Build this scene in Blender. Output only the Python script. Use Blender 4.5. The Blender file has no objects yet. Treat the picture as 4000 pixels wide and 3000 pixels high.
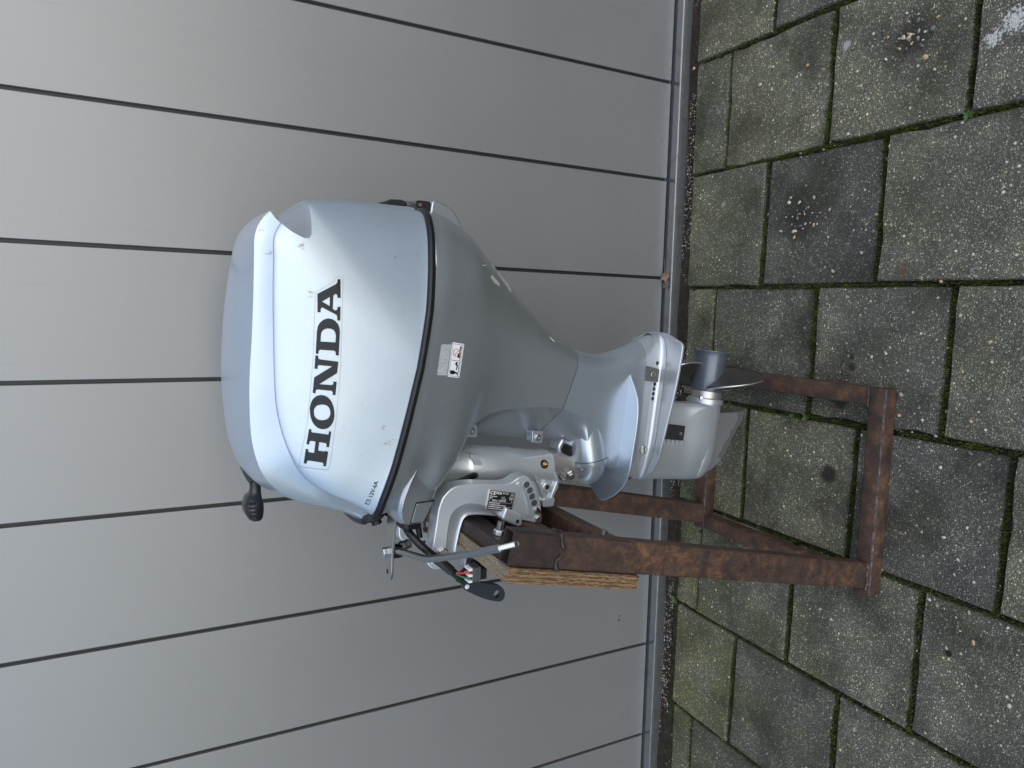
import bpy, bmesh, math, random
import numpy as np
from mathutils import Vector, Matrix
from mathutils.bvhtree import BVHTree
random.seed(7)
rng = np.random.default_rng(7)
scene = bpy.context.scene
COL = scene.collection
R = math.radians

# ------------------------------------------------------------------ camera, sky, sun, exposure
cd = bpy.data.cameras.new('camera'); cam = bpy.data.objects.new('camera', cd); COL.objects.link(cam)
cd.sensor_fit = 'HORIZONTAL'; cd.sensor_width = 36.0; cd.lens = 24.632
cd.clip_start = 0.05; cd.clip_end = 2000
# the phone was held on its side: picture right = down, picture up = to the right along the door
_R = Vector((0.99398, 0.10681, -0.02446)); _U = Vector((-0.02786, 0.46228, 0.88629)); _F = Vector((-0.10598, 0.88028, -0.46248))
cam.matrix_world = Matrix(((-_U.x, _R.x, -_F.x, 0.04148), (-_U.y, _R.y, -_F.y, -1.67396), (-_U.z, _R.z, -_F.z, 1.35527), (0, 0, 0, 1)))
scene.camera = cam

w = bpy.data.worlds.new('World'); scene.world = w; w.use_nodes = True
nt = w.node_tree; nt.nodes.clear()
sky = nt.nodes.new('ShaderNodeTexSky'); sky.sky_type = 'NISHITA'; sky.sun_disc = False
SUN_EL, SUN_ROT = R(33), R(162)      # veiled sun: light from the whole sky on the open side
sky.sun_elevation = SUN_EL; sky.sun_rotation = SUN_ROT; sky.air_density = 1.0; sky.dust_density = 0.6; sky.ozone_density = 1.0
bg = nt.nodes.new('ShaderNodeBackground'); bg.inputs['Strength'].default_value = 0.125
wo = nt.nodes.new('ShaderNodeOutputWorld')
nt.links.new(sky.outputs[0], bg.inputs[0]); nt.links.new(bg.outputs[0], wo.inputs[0])

sl = bpy.data.lights.new('sun', 'SUN'); sl.energy = 1.35; sl.angle = R(112); sl.color = (1.0, 0.98, 0.955)
sun = bpy.data.objects.new('sun', sl); COL.objects.link(sun)
sd = Vector((math.sin(SUN_ROT) * math.cos(SUN_EL), math.cos(SUN_ROT) * math.cos(SUN_EL), math.sin(SUN_EL)))
sun.rotation_euler = sd.to_track_quat('Z', 'Y').to_euler()
scene.view_settings.view_transform = 'Standard'; scene.view_settings.look = 'None'
scene.view_settings.gamma = 1.0; scene.view_settings.use_curve_mapping = False
scene.view_settings.exposure = 0.9

# ------------------------------------------------------------------ materials
class N:
    """small node-graph helper"""
    def __init__(s, name):
        s.m = bpy.data.materials.new(name); s.m.use_nodes = True; s.t = s.m.node_tree
        s.b = s.t.nodes['Principled BSDF']
    def n(s, typ, **kw):
        nd = s.t.nodes.new(typ)
        for k, v in kw.items():
            setattr(nd, k, v)
        return nd
    def l(s, a, b): s.t.links.new(a, b)
    def pos(s, obj=False, scale=None):
        if obj: o = s.n('ShaderNodeTexCoord').outputs['Object']
        else: o = s.n('ShaderNodeNewGeometry').outputs['Position']
        if scale is not None:
            mp = s.n('ShaderNodeMapping'); mp.inputs['Scale'].default_value = scale; s.l(o, mp.inputs['Vector']); o = mp.outputs[0]
        return o
    def noise(s, vec, scale, detail=4, rough=.55):
        nd = s.n('ShaderNodeTexNoise'); nd.inputs['Scale'].default_value = scale; nd.inputs['Detail'].default_value = detail
        nd.inputs['Roughness'].default_value = rough; s.l(vec, nd.inputs['Vector']); return nd.outputs['Fac']
    def ramp(s, fac, pts):
        nd = s.n('ShaderNodeValToRGB'); e = nd.color_ramp.elements
        while len(e) < len(pts): e.new(.5)
        for el, (p, c) in zip(e, pts):
            el.position = p; el.color = c if isinstance(c, tuple) and len(c) == 4 else ((*c, 1) if isinstance(c, tuple) else (c, c, c, 1))
        s.l(fac, nd.inputs[0]); return nd.outputs[0]
    def mix(s, fac, a, b, mode='MIX'):
        nd = s.n('ShaderNodeMix', data_type='RGBA', blend_type=mode)
        for sock, v in ((nd.inputs[0], fac), (nd.inputs[6], a), (nd.inputs[7], b)):
            if isinstance(v, (int, float)): sock.default_value = v
            elif isinstance(v, tuple): sock.default_value = (*v, 1) if len(v) == 3 else v
            else: s.l(v, sock)
        return nd.outputs[2]
    def math(s, op, a, b=None, clamp=False):
        nd = s.n('ShaderNodeMath', operation=op, use_clamp=clamp)
        for sock, v in ((nd.inputs[0], a), (nd.inputs[1], b)):
            if v is None: continue
            if isinstance(v, (int, float)): sock.default_value = v
            else: s.l(v, sock)
        return nd.outputs[0]
    def bump(s, h, strength=.3, dist=.001):
        nd = s.n('ShaderNodeBump'); nd.inputs['Strength'].default_value = strength; nd.inputs['Distance'].default_value = dist
        s.l(h, nd.inputs['Height']); s.l(nd.outputs[0], s.b.inputs['Normal']); return nd
    def set(s, **kw):
        names = {'color': 'Base Color', 'rough': 'Roughness', 'metal': 'Metallic', 'coat': 'Coat Weight', 'coatr': 'Coat Roughness', 'spec': 'Specular IOR Level'}
        for k, v in kw.items():
            sock = s.b.inputs[names[k]]
            if isinstance(v, (int, float)): sock.default_value = v
            elif isinstance(v, tuple): sock.default_value = (*v, 1)
            else: s.l(v, sock)
        return s

M = {}
def silver(name, base, rough, metal, wear=0.0, flake=.06, coat=.35):
    k = N(name); p = k.pos()
    big = k.noise(p, 9, 5); fine = k.noise(p, 900, 2)
    c = k.mix(k.ramp(big, [(.35, 0.0), (.7, 1.0)]), tuple(x * .93 for x in base), base)
    c = k.mix(1.0, c, k.ramp(k.noise(p, 1400, 1), [(.3, .90), (.7, 1.08)]), 'MULTIPLY')     # metallic flake
    if wear > 0:
        pit = k.noise(p, 420, 3, .7); area = k.noise(p, 22, 4)
        msk = k.math('MULTIPLY', k.ramp(pit, [(.62, 0.0), (.68, 1.0)]), k.ramp(area, [(.55, 0.0), (.72, 1.0)]))
        c = k.mix(k.math('MULTIPLY', msk, wear), c, (.10, .095, .085))
    k.set(color=c, metal=metal, coat=coat, coatr=.12)
    k.set(rough=k.math('ADD', k.math('MULTIPLY', big, .08), rough - .04))
    k.bump(fine, flake, .0004)
    M[name] = k.m
silver('cowl_silver', (.405, .470, .540), .33, .52, 0)
silver('case_silver', (.42, .45, .475), .31, .76, .3)
silver('leg_silver', (.47, .53, .59), .32, .76, .5)
silver('gear_silver', (.47, .495, .52), .36, .66, .8, .06, .15)
silver('bracket_silver', (.58, .62, .655), .33, .58, .2, .02, .25)
silver('cast_metal', (.33, .32, .30), .5, .8, 1.0, .35, 0)
silver('steel', (.42, .42, .41), .33, 1.0, .5, .1, 0)
silver('zinc', (.45, .47, .46), .36, 1.0, .3, .08, 0)
silver('brass', (.55, .36, .14), .35, 1.0, .8, .1, 0)
silver('anode', (.11, .107, .10), .65, .4, 1.0, .8, 0)
silver('prop_grey', (.10, .115, .14), .38, .45, .3, .05, .3)
silver('skeg_shaded_worn', (.22, .225, .23), .45, .5, 1.0, .12, 0)  # gearcase paint with the dark ground reflection put into its colour, plus pitted wear
silver('blade_metal', (.070, .066, .060), .42, .6, .8, .1, .1)
silver('bare_edge', (.55, .53, .50), .4, .85, .5, .2, 0)
silver('dark_steel', (.20, .20, .195), .4, 1.0, .6, .1, 0)

def plain(name, col, rough, metal=0.0, coat=0.0, noise=.15, scale=60):
    k = N(name); f = k.noise(k.pos(), scale, 4)
    k.set(color=k.mix(f, tuple(c * (1 - noise) for c in col), tuple(min(1, c * (1 + noise)) for c in col)), rough=rough, metal=metal, coat=coat)
    k.bump(k.noise(k.pos(), 700, 2), .08, .0004); M[name] = k.m
plain('rubber', (.007, .007, .008), .38); M['rubber'].node_tree.nodes['Principled BSDF'].inputs['Specular IOR Level'].default_value = .3
plain('black_plastic', (.010, .011, .013), .34, 0, .0)
plain('letter_black', (.012, .016, .022), .2, 0, .0, .05)
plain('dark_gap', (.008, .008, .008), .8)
M['letter_black'].node_tree.nodes['Principled BSDF'].inputs['Specular IOR Level'].default_value = .16
plain('label_white', (.72, .73, .73), .35)
plain('label_red', (.45, .02, .015), .4)
plain('print_white', (.78, .78, .76), .4)
plain('plate_black', (.010, .010, .011), .4)
plain('handle_navy', (.018, .021, .030), .42)
plain('rivet_blue', (.55, .60, .66), .4)
plain('conn_grey', (.055, .058, .062), .5)
plain('wire_red', (.42, .03, .025), .4)
plain('wire_green', (.015, .12, .05), .4)
plain('white_plastic', (.62, .64, .62), .4)
plain('copper_rust', (.14, .062, .032), .7, 0, 0, .5, 400)
plain('film', (.62, .655, .69), .2, .6, .6, .02)
plain('residue', (.42, .43, .44), .75, .3, 0, .5, 260)
plain('scuff', (.42, .40, .34), .75, 0, 0, .35, 180)
plain('stone_a', (.42, .38, .30), .7, 0, 0, .3, 200)
plain('stone_b', (.26, .23, .19), .75, 0, 0, .3, 200)
plain('stone_c', (.11, .105, .10), .75, 0, 0, .3, 200)
plain('stone_d', (.36, .25, .14), .7, 0, 0, .3, 200)
plain('leaf_brown', (.16, .10, .07), .8, 0, 0, .5, 120)

plain('hole_grey', (.085, .088, .09), .5, .5)
k = N('rust'); p = k.pos()
f = k.math('ADD', k.math('MULTIPLY', k.noise(p, 34, 8, .78), .72), k.math('MULTIPLY', k.noise(k.pos(False, (1, 1, .25)), 300, 4, .7), .28)); g = k.noise(p, 520, 3, .75); h = k.noise(p, 5, 4)
c = k.ramp(f, [(.37, (.018, .011, .010)), (.45, (.036, .021, .015)), (.52, (.080, .038, .020)), (.58, (.130, .062, .028)), (.67, (.21, .115, .052))])
c = k.mix(k.ramp(k.math('ADD', k.math('MULTIPLY', h, .6), k.math('MULTIPLY', k.noise(p, 30, 6, .8), .4)), [(.40, .8), (.60, 0.0)]), c, (.030, .018, .015))
c = k.mix(k.math('MULTIPLY', k.ramp(g, [(.62, 0.0), (.72, 1.0)]), .6), c, (.22, .12, .06))
k.set(color=c, rough=k.ramp(f, [(.3, .45), (.6, .8)]), metal=.1); k.bump(g, .5, .0012); M['rust'] = k.m

k = N('mill_scale'); p = k.pos(); f = k.noise(p, 40, 8, .75); g = k.noise(p, 420, 4, .75)
c = k.ramp(f, [(.35, (.016, .011, .011)), (.52, (.030, .019, .017)), (.66, (.052, .028, .020)), (.8, (.10, .05, .03))])
c = k.mix(k.math('MULTIPLY', k.ramp(g, [(.60, 0.0), (.70, 1.0)]), .7), c, (.17, .105, .075))
k.set(color=c, rough=.5, metal=.15); k.bump(g, .45, .0012); M['mill_scale'] = k.m

k = N('weld'); p = k.pos(); g = k.noise(p, 90, 5, .8)
k.set(color=k.ramp(g, [(.36, (.030, .021, .019)), (.52, (.075, .056, .050)), (.66, (.17, .135, .125))]), rough=.5, metal=.4); k.bump(k.noise(p, 140, 3), .6, .003); M['weld'] = k.m

# laminated board: veneer layers follow the object's own X (thickness)
k = N('plywood'); oc = k.n('ShaderNodeTexCoord').outputs['Object']
sep = k.n('ShaderNodeSeparateXYZ'); k.l(oc, sep.inputs[0])
st = k.noise(k.pos(True, (60, 40, 9)), 9, 6, .7)
lay = k.math('ADD', k.math('MULTIPLY', sep.outputs[0], 1 / .0062), k.math('MULTIPLY', st, 2.6))
lay = k.math('FRACT', lay)
c = k.ramp(lay, [(.0, (.050, .028, .014)), (.15, (.14, .078, .035)), (.5, (.29, .175, .080)), (.8, (.21, .12, .052)), (1.0, (.060, .034, .017))])
dirt = k.noise(k.pos(True, (120, 70, 14)), 5, 6, .75)
c = k.mix(k.ramp(dirt, [(.47, 0.0), (.64, .85)]), c, (.030, .020, .013))
geo = k.n('ShaderNodeNewGeometry'); sp2 = k.n('ShaderNodeSeparateXYZ'); k.l(geo.outputs['Normal'], sp2.inputs[0])
weath = k.noise(k.pos(True, (300, 60, 60)), 4, 6, .75)
top = k.ramp(weath, [(.32, (.040, .034, .024)), (.47, (.17, .14, .088)), (.62, (.40, .34, .23))])
c = k.mix(k.ramp(sp2.outputs[2], [(.6, 0.0), (.8, 1.0)]), c, top)   # end grain exposed to rain is grey
k.set(color=c, rough=.8); k.bump(k.math('ADD', k.math('MULTIPLY', lay, .5), dirt), .8, .0018); M['plywood'] = k.m

k = N('door_paint'); p = k.pos()
st = k.noise(k.pos(False, (90, 90, 2.2)), 6, 3); bl = k.noise(p, 3.2, 4)
c = k.mix(bl, (.220, .222, .223), (.246, .248, .249)); c = k.mix(k.math('MULTIPLY', st, .25), c, (.212, .211, .208))
dust = k.noise(p, 260, 2)
c = k.mix(k.math('MULTIPLY', k.ramp(dust, [(.74, 0.0), (.78, 1.0)]), .25), c, (.5, .5, .48))
sz = k.n('ShaderNodeSeparateXYZ'); k.l(p, sz.inputs[0])
spl = k.math('MULTIPLY', k.ramp(sz.outputs[2], [(.03, .8), (.10, .35), (.30, 0.0)]), k.ramp(k.noise(p, 55, 6, .75), [(.50, 0.0), (.68, 1.0)]))
c = k.mix(k.math('MULTIPLY', spl, .5), c, (.16, .145, .12))
run = k.math('MULTIPLY', k.ramp(k.noise(k.pos(False, (46, 46, 1.1)), 3, 4, .7), [(.60, 0.0), (.74, 1.0)]), k.ramp(k.noise(p, 2.2, 3), [(.48, 0.0), (.62, 1.0)]))
c = k.mix(k.math('MULTIPLY', run, .22), c, (.15, .148, .14))
k.set(color=c, metal=.50, rough=k.math('ADD', k.math('ADD', k.math('MULTIPLY', bl, .08), k.math('MULTIPLY', run, .12)), .39), coat=.03, coatr=.3)
k.bump(k.noise(p, 700, 2), .07, .0005); M['door_paint'] = k.m
k = N('door_groove'); k.set(color=(.022, .023, .024), metal=.3, rough=.5); M['door_groove'] = k.m
k = N('aluminium'); p = k.pos(); c = k.mix(k.noise(k.pos(False, (2, 60, 60)), 8, 4), (.20, .208, .212), (.26, .268, .272))
c = k.mix(k.math('MULTIPLY', k.ramp(k.noise(p, 30, 5), [(.5, 0.0), (.75, 1.0)]), .5), c, (.13, .12, .10))
k.set(color=c, metal=.8, rough=.24); M['aluminium'] = k.m

def aggregate(name, far=False):
    k = N(name); p = k.pos()
    rnd = k.n('ShaderNodeObjectInfo').outputs['Random']
    off = k.n('ShaderNodeVectorMath', operation='ADD'); k.l(p, off.inputs[0])
    cmb = k.n('ShaderNodeCombineXYZ'); k.l(k.math('MULTIPLY', rnd, 7.3), cmb.inputs[0]); k.l(k.math('MULTIPLY', rnd, 3.1), cmb.inputs[1]); k.l(cmb.outputs[0], off.inputs[1])
    q = off.outputs[0]
    def vor(scale):
        v = k.n('ShaderNodeTexVoronoi'); v.inputs['Scale'].default_value = scale; k.l(q, v.inputs['Vector']); return v
    v1, v2, v3 = vor(430), vor(210), vor(95)
    def hue(v): 
        s = k.n('ShaderNodeSeparateColor'); k.l(v.outputs['Color'], s.inputs[0]); return s
    n_big = k.noise(q, 7, 5); n_mid = k.noise(q, 30, 5)
    base = k.mix(n_mid, (.046, .046, .042), (.088, .086, .076))
    h1 = hue(v1); stone = k.ramp(h1.outputs[0], [(.0, (.026, .026, .024)), (.36, (.072, .070, .061)), (.62, (.125, .118, .098)), (.84, (.22, .21, .17)), (1.0, (.37, .355, .31))])
    c = k.mix(k.ramp(v1.outputs['Distance'], [(.30, 1.0), (.52, 0.0)]), base, stone)
    h2 = hue(v2); big2 = k.math('MULTIPLY', k.ramp(v2.outputs['Distance'], [(.28, 1.0), (.42, 0.0)]), k.ramp(h2.outputs[1], [(.74, 0.0), (.78, 1.0)]))
    c = k.mix(big2, c, k.ramp(h2.outputs[0], [(0.0, (.10, .09, .075)), (.5, (.30, .26, .19)), (.8, (.36, .335, .28)), (1.0, (.46, .44, .38))]))
    h3 = hue(v3); big3 = k.math('MULTIPLY', k.ramp(v3.outputs['Distance'], [(.20, 1.0), (.30, 0.0)]), k.ramp(h3.outputs[1], [(.90, 0.0), (.92, 1.0)]))
    c = k.mix(big3, c, k.ramp(h3.outputs[0], [(0.0, (.16, .13, .09)), (.5, (.38, .32, .22)), (1.0, (.6, .58, .53))]))
    c = k.mix(1.0, c, (1.20, 1.215, 1.215), 'MULTIPLY')
    # tile to tile tone and blotches of grime
    c = k.mix(1.0, c, k.ramp(rnd, [(0.0, (.66, .66, .67)), (.35, (.92, .91, .88)), (.7, (1.05, 1.03, .95)), (1.0, (1.30, 1.28, 1.08))]), 'MULTIPLY')
    c = k.mix(k.ramp(n_big, [(.34, .8), (.56, 0.0)]), c, k.mix(.25, k.mix(1.0, c, (.34, .33, .32), 'MULTIPLY'), (.026, .025, .023)))
    c = k.mix(k.ramp(k.noise(q, 9, 5), [(.52, 0.0), (.72, .9)]), c, k.mix(1.0, c, (1.55, 1.53, 1.47), 'MULTIPLY'))
    # algae: grows on the damp row beside the door and in blotches elsewhere
    sp = k.n('ShaderNodeSeparateXYZ'); k.l(p, sp.inputs[0])
    damp = k.ramp(k.math('MULTIPLY', sp.outputs[1], -1), [(.13, 1.0), (.17, .6), (.34, .38), (.7, .12)])
    alg = k.math('MULTIPLY', damp, k.ramp(k.noise(p, 11, 5), [(.30, .15), (.62, 1.0)]))
    alg = k.math('ADD', alg, k.math('MULTIPLY', k.ramp(k.noise(q, 5, 4), [(.50, 0.0), (.72, 1.0)]), .32), True)
    alg = k.math('MULTIPLY', alg, k.ramp(k.math('ADD', k.math('MULTIPLY', sp.outputs[0], -.5), .5), [(.2, .75), (.65, 1.0), (.95, 1.5)]), True)
    c = k.mix(alg, c, k.mix(.24, k.mix(1.0, c, (1.0, 1.05, .62), 'MULTIPLY'), k.mix(n_mid, (.030, .038, .008), (.085, .090, .030))))
    # spots with their own place: oil, water, lime splashes, rust
    def spot(x, y, r, col, amt, soft=.5, wob=.5, fr=.9):
        d = k.n('ShaderNodeVectorMath', operation='DISTANCE'); k.l(p, d.inputs[0]); d.inputs[1].default_value = (x, y, 0)
        dd = k.math('ADD', k.math('DIVIDE', d.outputs['Value'], r), k.math('MULTIPLY', k.math('SUBTRACT', k.noise(p, fr / r, 6, .7), .5), wob * 2))
        nonlocal c
        c = k.mix(k.math('MULTIPLY', k.ramp(dd, [(max(0, 1 - soft) , 1.0), (1.0, 0.0)]), amt), c, col)
    if not far:
        spot(-.307, -.637, .024, (.010, .008, .006), .85, .45, .45, 1.6)
        spot(-.062, -.674, .011, (.012, .011, .010), .8, .4, .4)
        spot(-.042, -.670, .008, (.012, .011, .010), .7, .5, .4)
        spot(-.145, -.651, .018, (.012, .012, .012), .75, .5, .5)
        spot(.139, -.770, .016, (.10, .045, .012), .6, .8, .5)
        spot(.568, -.940, .020, (.56, .55, .52), .8, .3, 2.8, 3.2)
        spot(.545, -.905, .014, (.56, .55, .52), .8, .3, 2.8, 2.8)
        spot(.628, -.600, .012, (.40, .40, .39), .7, .5, .5)
        spot(.330, -.262, .010, (.36, .37, .36), .5, .6, .5)
        spot(.600, -.745, .060, (.022, .019, .016), .8, .7, .9)
        spot(.270, -.520, .075, (.022, .020, .016), .8, .7, .9)
        spot(-.594, -.930, .008, (.008, .008, .008), .95, .3, .2)
    k.set(color=c, rough=k.ramp(n_mid, [(.3, .72), (.7, .95)]), spec=.3)
    hgt = k.math('ADD', k.math('SUBTRACT', 1.0, v1.outputs['Distance']), k.math('MULTIPLY', big2, .8))
    hgt = k.math('ADD', hgt, k.noise(q, 120, 3))
    k.bump(hgt, .75, .0022)
    M[name] = k.m
aggregate('paver_concrete'); aggregate('far_paving', True)

k = N('joint_soil'); p = k.pos(); f = k.noise(p, 60, 6, .7); g = k.noise(p, 320, 3, .7)
c = k.ramp(f, [(.3, (.014, .012, .009)), (.55, (.034, .028, .021)), (.75, (.075, .064, .052))])
c = k.mix(k.ramp(g, [(.64, 0.0), (.7, .8)]), c, (.16, .14, .11)); k.set(color=c, rough=.95, spec=.15); k.bump(g, 1.0, .004); M['joint_soil'] = k.m
k = N('moss'); p = k.pos(); f = k.noise(p, 35, 3); g = k.noise(p, 500, 2)
c = k.mix(g, k.ramp(f, [(.33, (.018, .026, .005)), (.52, (.046, .068, .010)), (.70, (.10, .125, .020))]), (.035, .05, .008)); k.set(color=c, rough=.85, spec=.2); M['moss'] = k.m
plain('weed_green', (.050, .090, .020), .55, 0, 0, .35, 90)

# ------------------------------------------------------------------ mesh helpers (all shapes in metres, world axes)
def bm_new(): return bmesh.new()
def quad_box(bm, x0, x1, y0, y1, z0, z1):
    v = [bm.verts.new((x, y, z)) for x in (x0, x1) for y in (y0, y1) for z in (z0, z1)]
    for f in ((0, 1, 3, 2), (4, 6, 7, 5), (0, 4, 5, 1), (2, 3, 7, 6), (0, 2, 6, 4), (1, 5, 7, 3)): bm.faces.new([v[i] for i in f])
    return bm
def frame(d):
    d = Vector(d).normalized(); a = Vector((0, 0, 1)) if abs(d.z) < .9 else Vector((1, 0, 0))
    u = d.cross(a).normalized(); return d, u, d.cross(u).normalized()
def rings(bm, rs, cap=True):
    """rs: list of closed rings of points with equal count"""
    vs = [[bm.verts.new(p) for p in r] for r in rs]; n = len(vs[0])
    for a, b in zip(vs, vs[1:]):
        for i in range(n): bm.faces.new((a[i], a[(i + 1) % n], b[(i + 1) % n], b[i]))
    if cap: bm.faces.new(vs[0][::-1]); bm.faces.new(vs[-1])
    return bm
def lathe(bm, o, d, prof, seg=28, cap=True):
    """prof: (distance along d, radius)"""
    d, u, v = frame(d); o = Vector(o)
    return rings(bm, [[o + d * t + (u * math.cos(2 * math.pi * i / seg) + v * math.sin(2 * math.pi * i / seg)) * r for i in range(seg)] for t, r in prof], cap)
def rod(bm, a, b, r, seg=16, r2=None):
    a = Vector(a); b = Vector(b); return lathe(bm, a, b - a, [(0, r), ((b - a).length, r2 or r)], seg)
def crom(pts, k=8, closed=False):
    P = [Vector(p) for p in pts]; out = []; n = len(P)
    for i in range(n if closed else n - 1):
        p0 = P[i - 1] if (closed or i) else P[0]; p1 = P[i]; p2 = P[(i + 1) % n]; p3 = P[(i + 2) % n] if closed or i + 2 < n else P[-1]
        for j in range(k):
            t = j / k; out.append(.5 * ((2 * p1) + (p2 - p0) * t + (2 * p0 - 5 * p1 + 4 * p2 - p3) * t * t + (3 * p1 - p0 - 3 * p2 + p3) * t ** 3))
    if not closed: out.append(P[-1])
    return out
def tube(bm, path, r, seg=14, flat=1.0, closed=False, rfun=None):
    P = [Vector(p) for p in path]; n = len(P); rs = []; up = None
    for i in range(n):
        a = P[i - 1] if (closed or i) else P[0]; b = P[(i + 1) % n] if (closed or i < n - 1) else P[-1]
        d = (b - a).normalized()
        if up is None: _, up, _ = frame(d)
        up = (up - d * up.dot(d)).normalized(); v = d.cross(up); rr = rfun(i / (n - 1)) if rfun else r
        rs.append([P[i] + (up * math.cos(2 * math.pi * j / seg) * rr + v * math.sin(2 * math.pi * j / seg) * rr * flat) for j in range(seg)])
    if closed: rs.append(rs[0])
    rings(bm, rs, not closed)
    if closed: bmesh.ops.remove_doubles(bm, verts=bm.verts[:], dist=1e-6)
    return bm
def plate(bm, poly, y0, y1):
    """outline in (x, z), thickness along y"""
    a = [bm.verts.new((x, y0, z)) for x, z in poly]; b = [bm.verts.new((x, y1, z)) for x, z in poly]; n = len(poly)
    bm.faces.new(a); bm.faces.new(b[::-1])
    for i in range(n): bm.faces.new((a[i], b[i], b[(i + 1) % n], a[(i + 1) % n]))
    return bm
def plate_z(bm, poly, zf, th):
    """outline in (x, y), lying flat at height zf(x)"""
    a = [bm.verts.new((x, y, zf(x))) for x, y in poly]; b = [bm.verts.new((x, y, zf(x) - th)) for x, y in poly]; n = len(poly)
    bm.faces.new(a); bm.faces.new(b[::-1])
    for i in range(n): bm.faces.new((a[i], a[(i + 1) % n], b[(i + 1) % n], b[i]))
    return bm
def hexbolt(bm, o, d, rad, h, shaft=0, rs=0):
    """hex head standing on o along d, optional threaded stub beyond it"""
    d, u, v = frame(d); o = Vector(o)
    def rg(t, r, s=6): return [o + d * t + (u * math.cos(2 * math.pi * i / s) + v * math.sin(2 * math.pi * i / s)) * r for i in range(s)]
    rings(bm, [rg(0, rad), rg(h * .82, rad), rg(h, rad * .86)])
    if shaft: thread(bm, o + d * h, d, rs, shaft)
    return bm
def thread(bm, o, d, r, L, pitch=.0013):
    prof = []; t = 0
    while t < L: prof += [(t, r * .84), (t + pitch * .5, r)]; t += pitch
    prof.append((L, r * .8)); return lathe(bm, o, d, prof, 14)

def mesh_obj(name, bm, mat, parent=None, sharp=32, bevel=0, bseg=2, smooth=True, recalc=True):
    if recalc: bmesh.ops.recalc_face_normals(bm, faces=bm.faces[:])
    me = bpy.data.meshes.new(name)
    org = Vector((0, 0, 0))
    if parent is not None: org = Vector(parent['_o'])
    bmesh.ops.translate(bm, verts=bm.verts[:], vec=-org)
    bm.to_mesh(me); bm.free()
    o = bpy.data.objects.new(name, me); COL.objects.link(o)
    me.materials.append(M[mat] if isinstance(mat, str) else mat)
    if smooth:
        for p in me.polygons: p.use_smooth = True
        if not bevel: me.set_sharp_from_angle(angle=R(sharp))
    if bevel:
        md = o.modifiers.new('bevel', 'BEVEL'); md.width = bevel; md.segments = bseg; md.limit_method = 'ANGLE'; md.angle_limit = R(28); md.harden_normals = True
    if parent is not None:
        o.parent = parent
        o['_o'] = parent['_o']
    else: o['_o'] = (0.0, 0.0, 0.0)
    return o
def thing(name, loc, label, cat, group=None):
    e = bpy.data.objects.new(name, None); COL.objects.link(e); e.location = loc; e['_o'] = loc
    e.empty_display_size = .05; tag(e, label, cat, group); return e
def tag(o, label, cat, group=None):
    o['label'] = label; o['category'] = cat
    if group: o['group'] = group
    return o
def structure(o): o['kind'] = 'structure'; return o
def stuff(o): o['kind'] = 'stuff'; return o

def fill2d(loops):
    """triangles of a 2D outline with holes, through a filled 2D curve"""
    cu = bpy.data.curves.new('t', 'CURVE'); cu.dimensions = '2D'; cu.fill_mode = 'FRONT'
    for lp in loops:
        s = cu.splines.new('POLY'); s.points.add(len(lp) - 1); s.use_cyclic_u = True
        for pt, (x, y) in zip(s.points, lp): pt.co = (x, y, 0, 1)
    return curve_tris(cu)
def curve_tris(cu):
    o = bpy.data.objects.new('t', cu); COL.objects.link(o)
    dg = bpy.context.evaluated_depsgraph_get(); dg.update()
    me = bpy.data.meshes.new_from_object(o.evaluated_get(dg))
    bpy.data.objects.remove(o); bpy.data.curves.remove(cu)
    bm = bmesh.new(); bm.from_mesh(me); bpy.data.meshes.remove(me); return bm
def text2d(body, size, bold=0.0):
    cu = bpy.data.curves.new('t', 'FONT'); cu.body = body; cu.size = size; cu.fill_mode = 'FRONT'; cu.offset = bold; cu.resolution_u = 3
    return curve_tris(cu)
def drape(bm, bvh, off, cell=.007, side=-1):
    """lay a flat (x, z in its XY) sheet on a body seen from the -y side"""
    if cell:
        xs = [v.co.x for v in bm.verts]; ys = [v.co.y for v in bm.verts]
        for ax, lo, hi in ((0, min(xs), max(xs)), (1, min(ys), max(ys))):
            t = lo + cell
            while t < hi:
                no = (1, 0, 0) if ax == 0 else (0, 1, 0)
                bmesh.ops.bisect_plane(bm, geom=bm.verts[:] + bm.edges[:] + bm.faces[:], plane_co=(t if ax == 0 else 0, t if ax == 1 else 0, 0), plane_no=no); t += cell
    for v in bm.verts:
        h = bvh.ray_cast(Vector((v.co.x, -2, v.co.y)), Vector((0, 1, 0)))
        y = h[0].y if h[0] is not None else -.51
        v.co = Vector((v.co.x, y - off, v.co.y))
    return bm
def rrect(pts, r=.0015, k=3):
    """rounded outline of a convex polygon"""
    out = []; n = len(pts)
    for i in range(n):
        p = Vector(pts[i]); a = (Vector(pts[i - 1]) - p).normalized(); b = (Vector(pts[(i + 1) % n]) - p).normalized()
        for j in range(k + 1):
            t = j / k; q = p + a * r * (1 - t) ** 2 + b * r * t ** 2; out.append(tuple(q))
    return out
def circ2(cx, cy, r, k=24): return [(cx + r * math.cos(2 * math.pi * i / k), cy + r * math.sin(2 * math.pi * i / k)) for i in range(k)]

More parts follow.
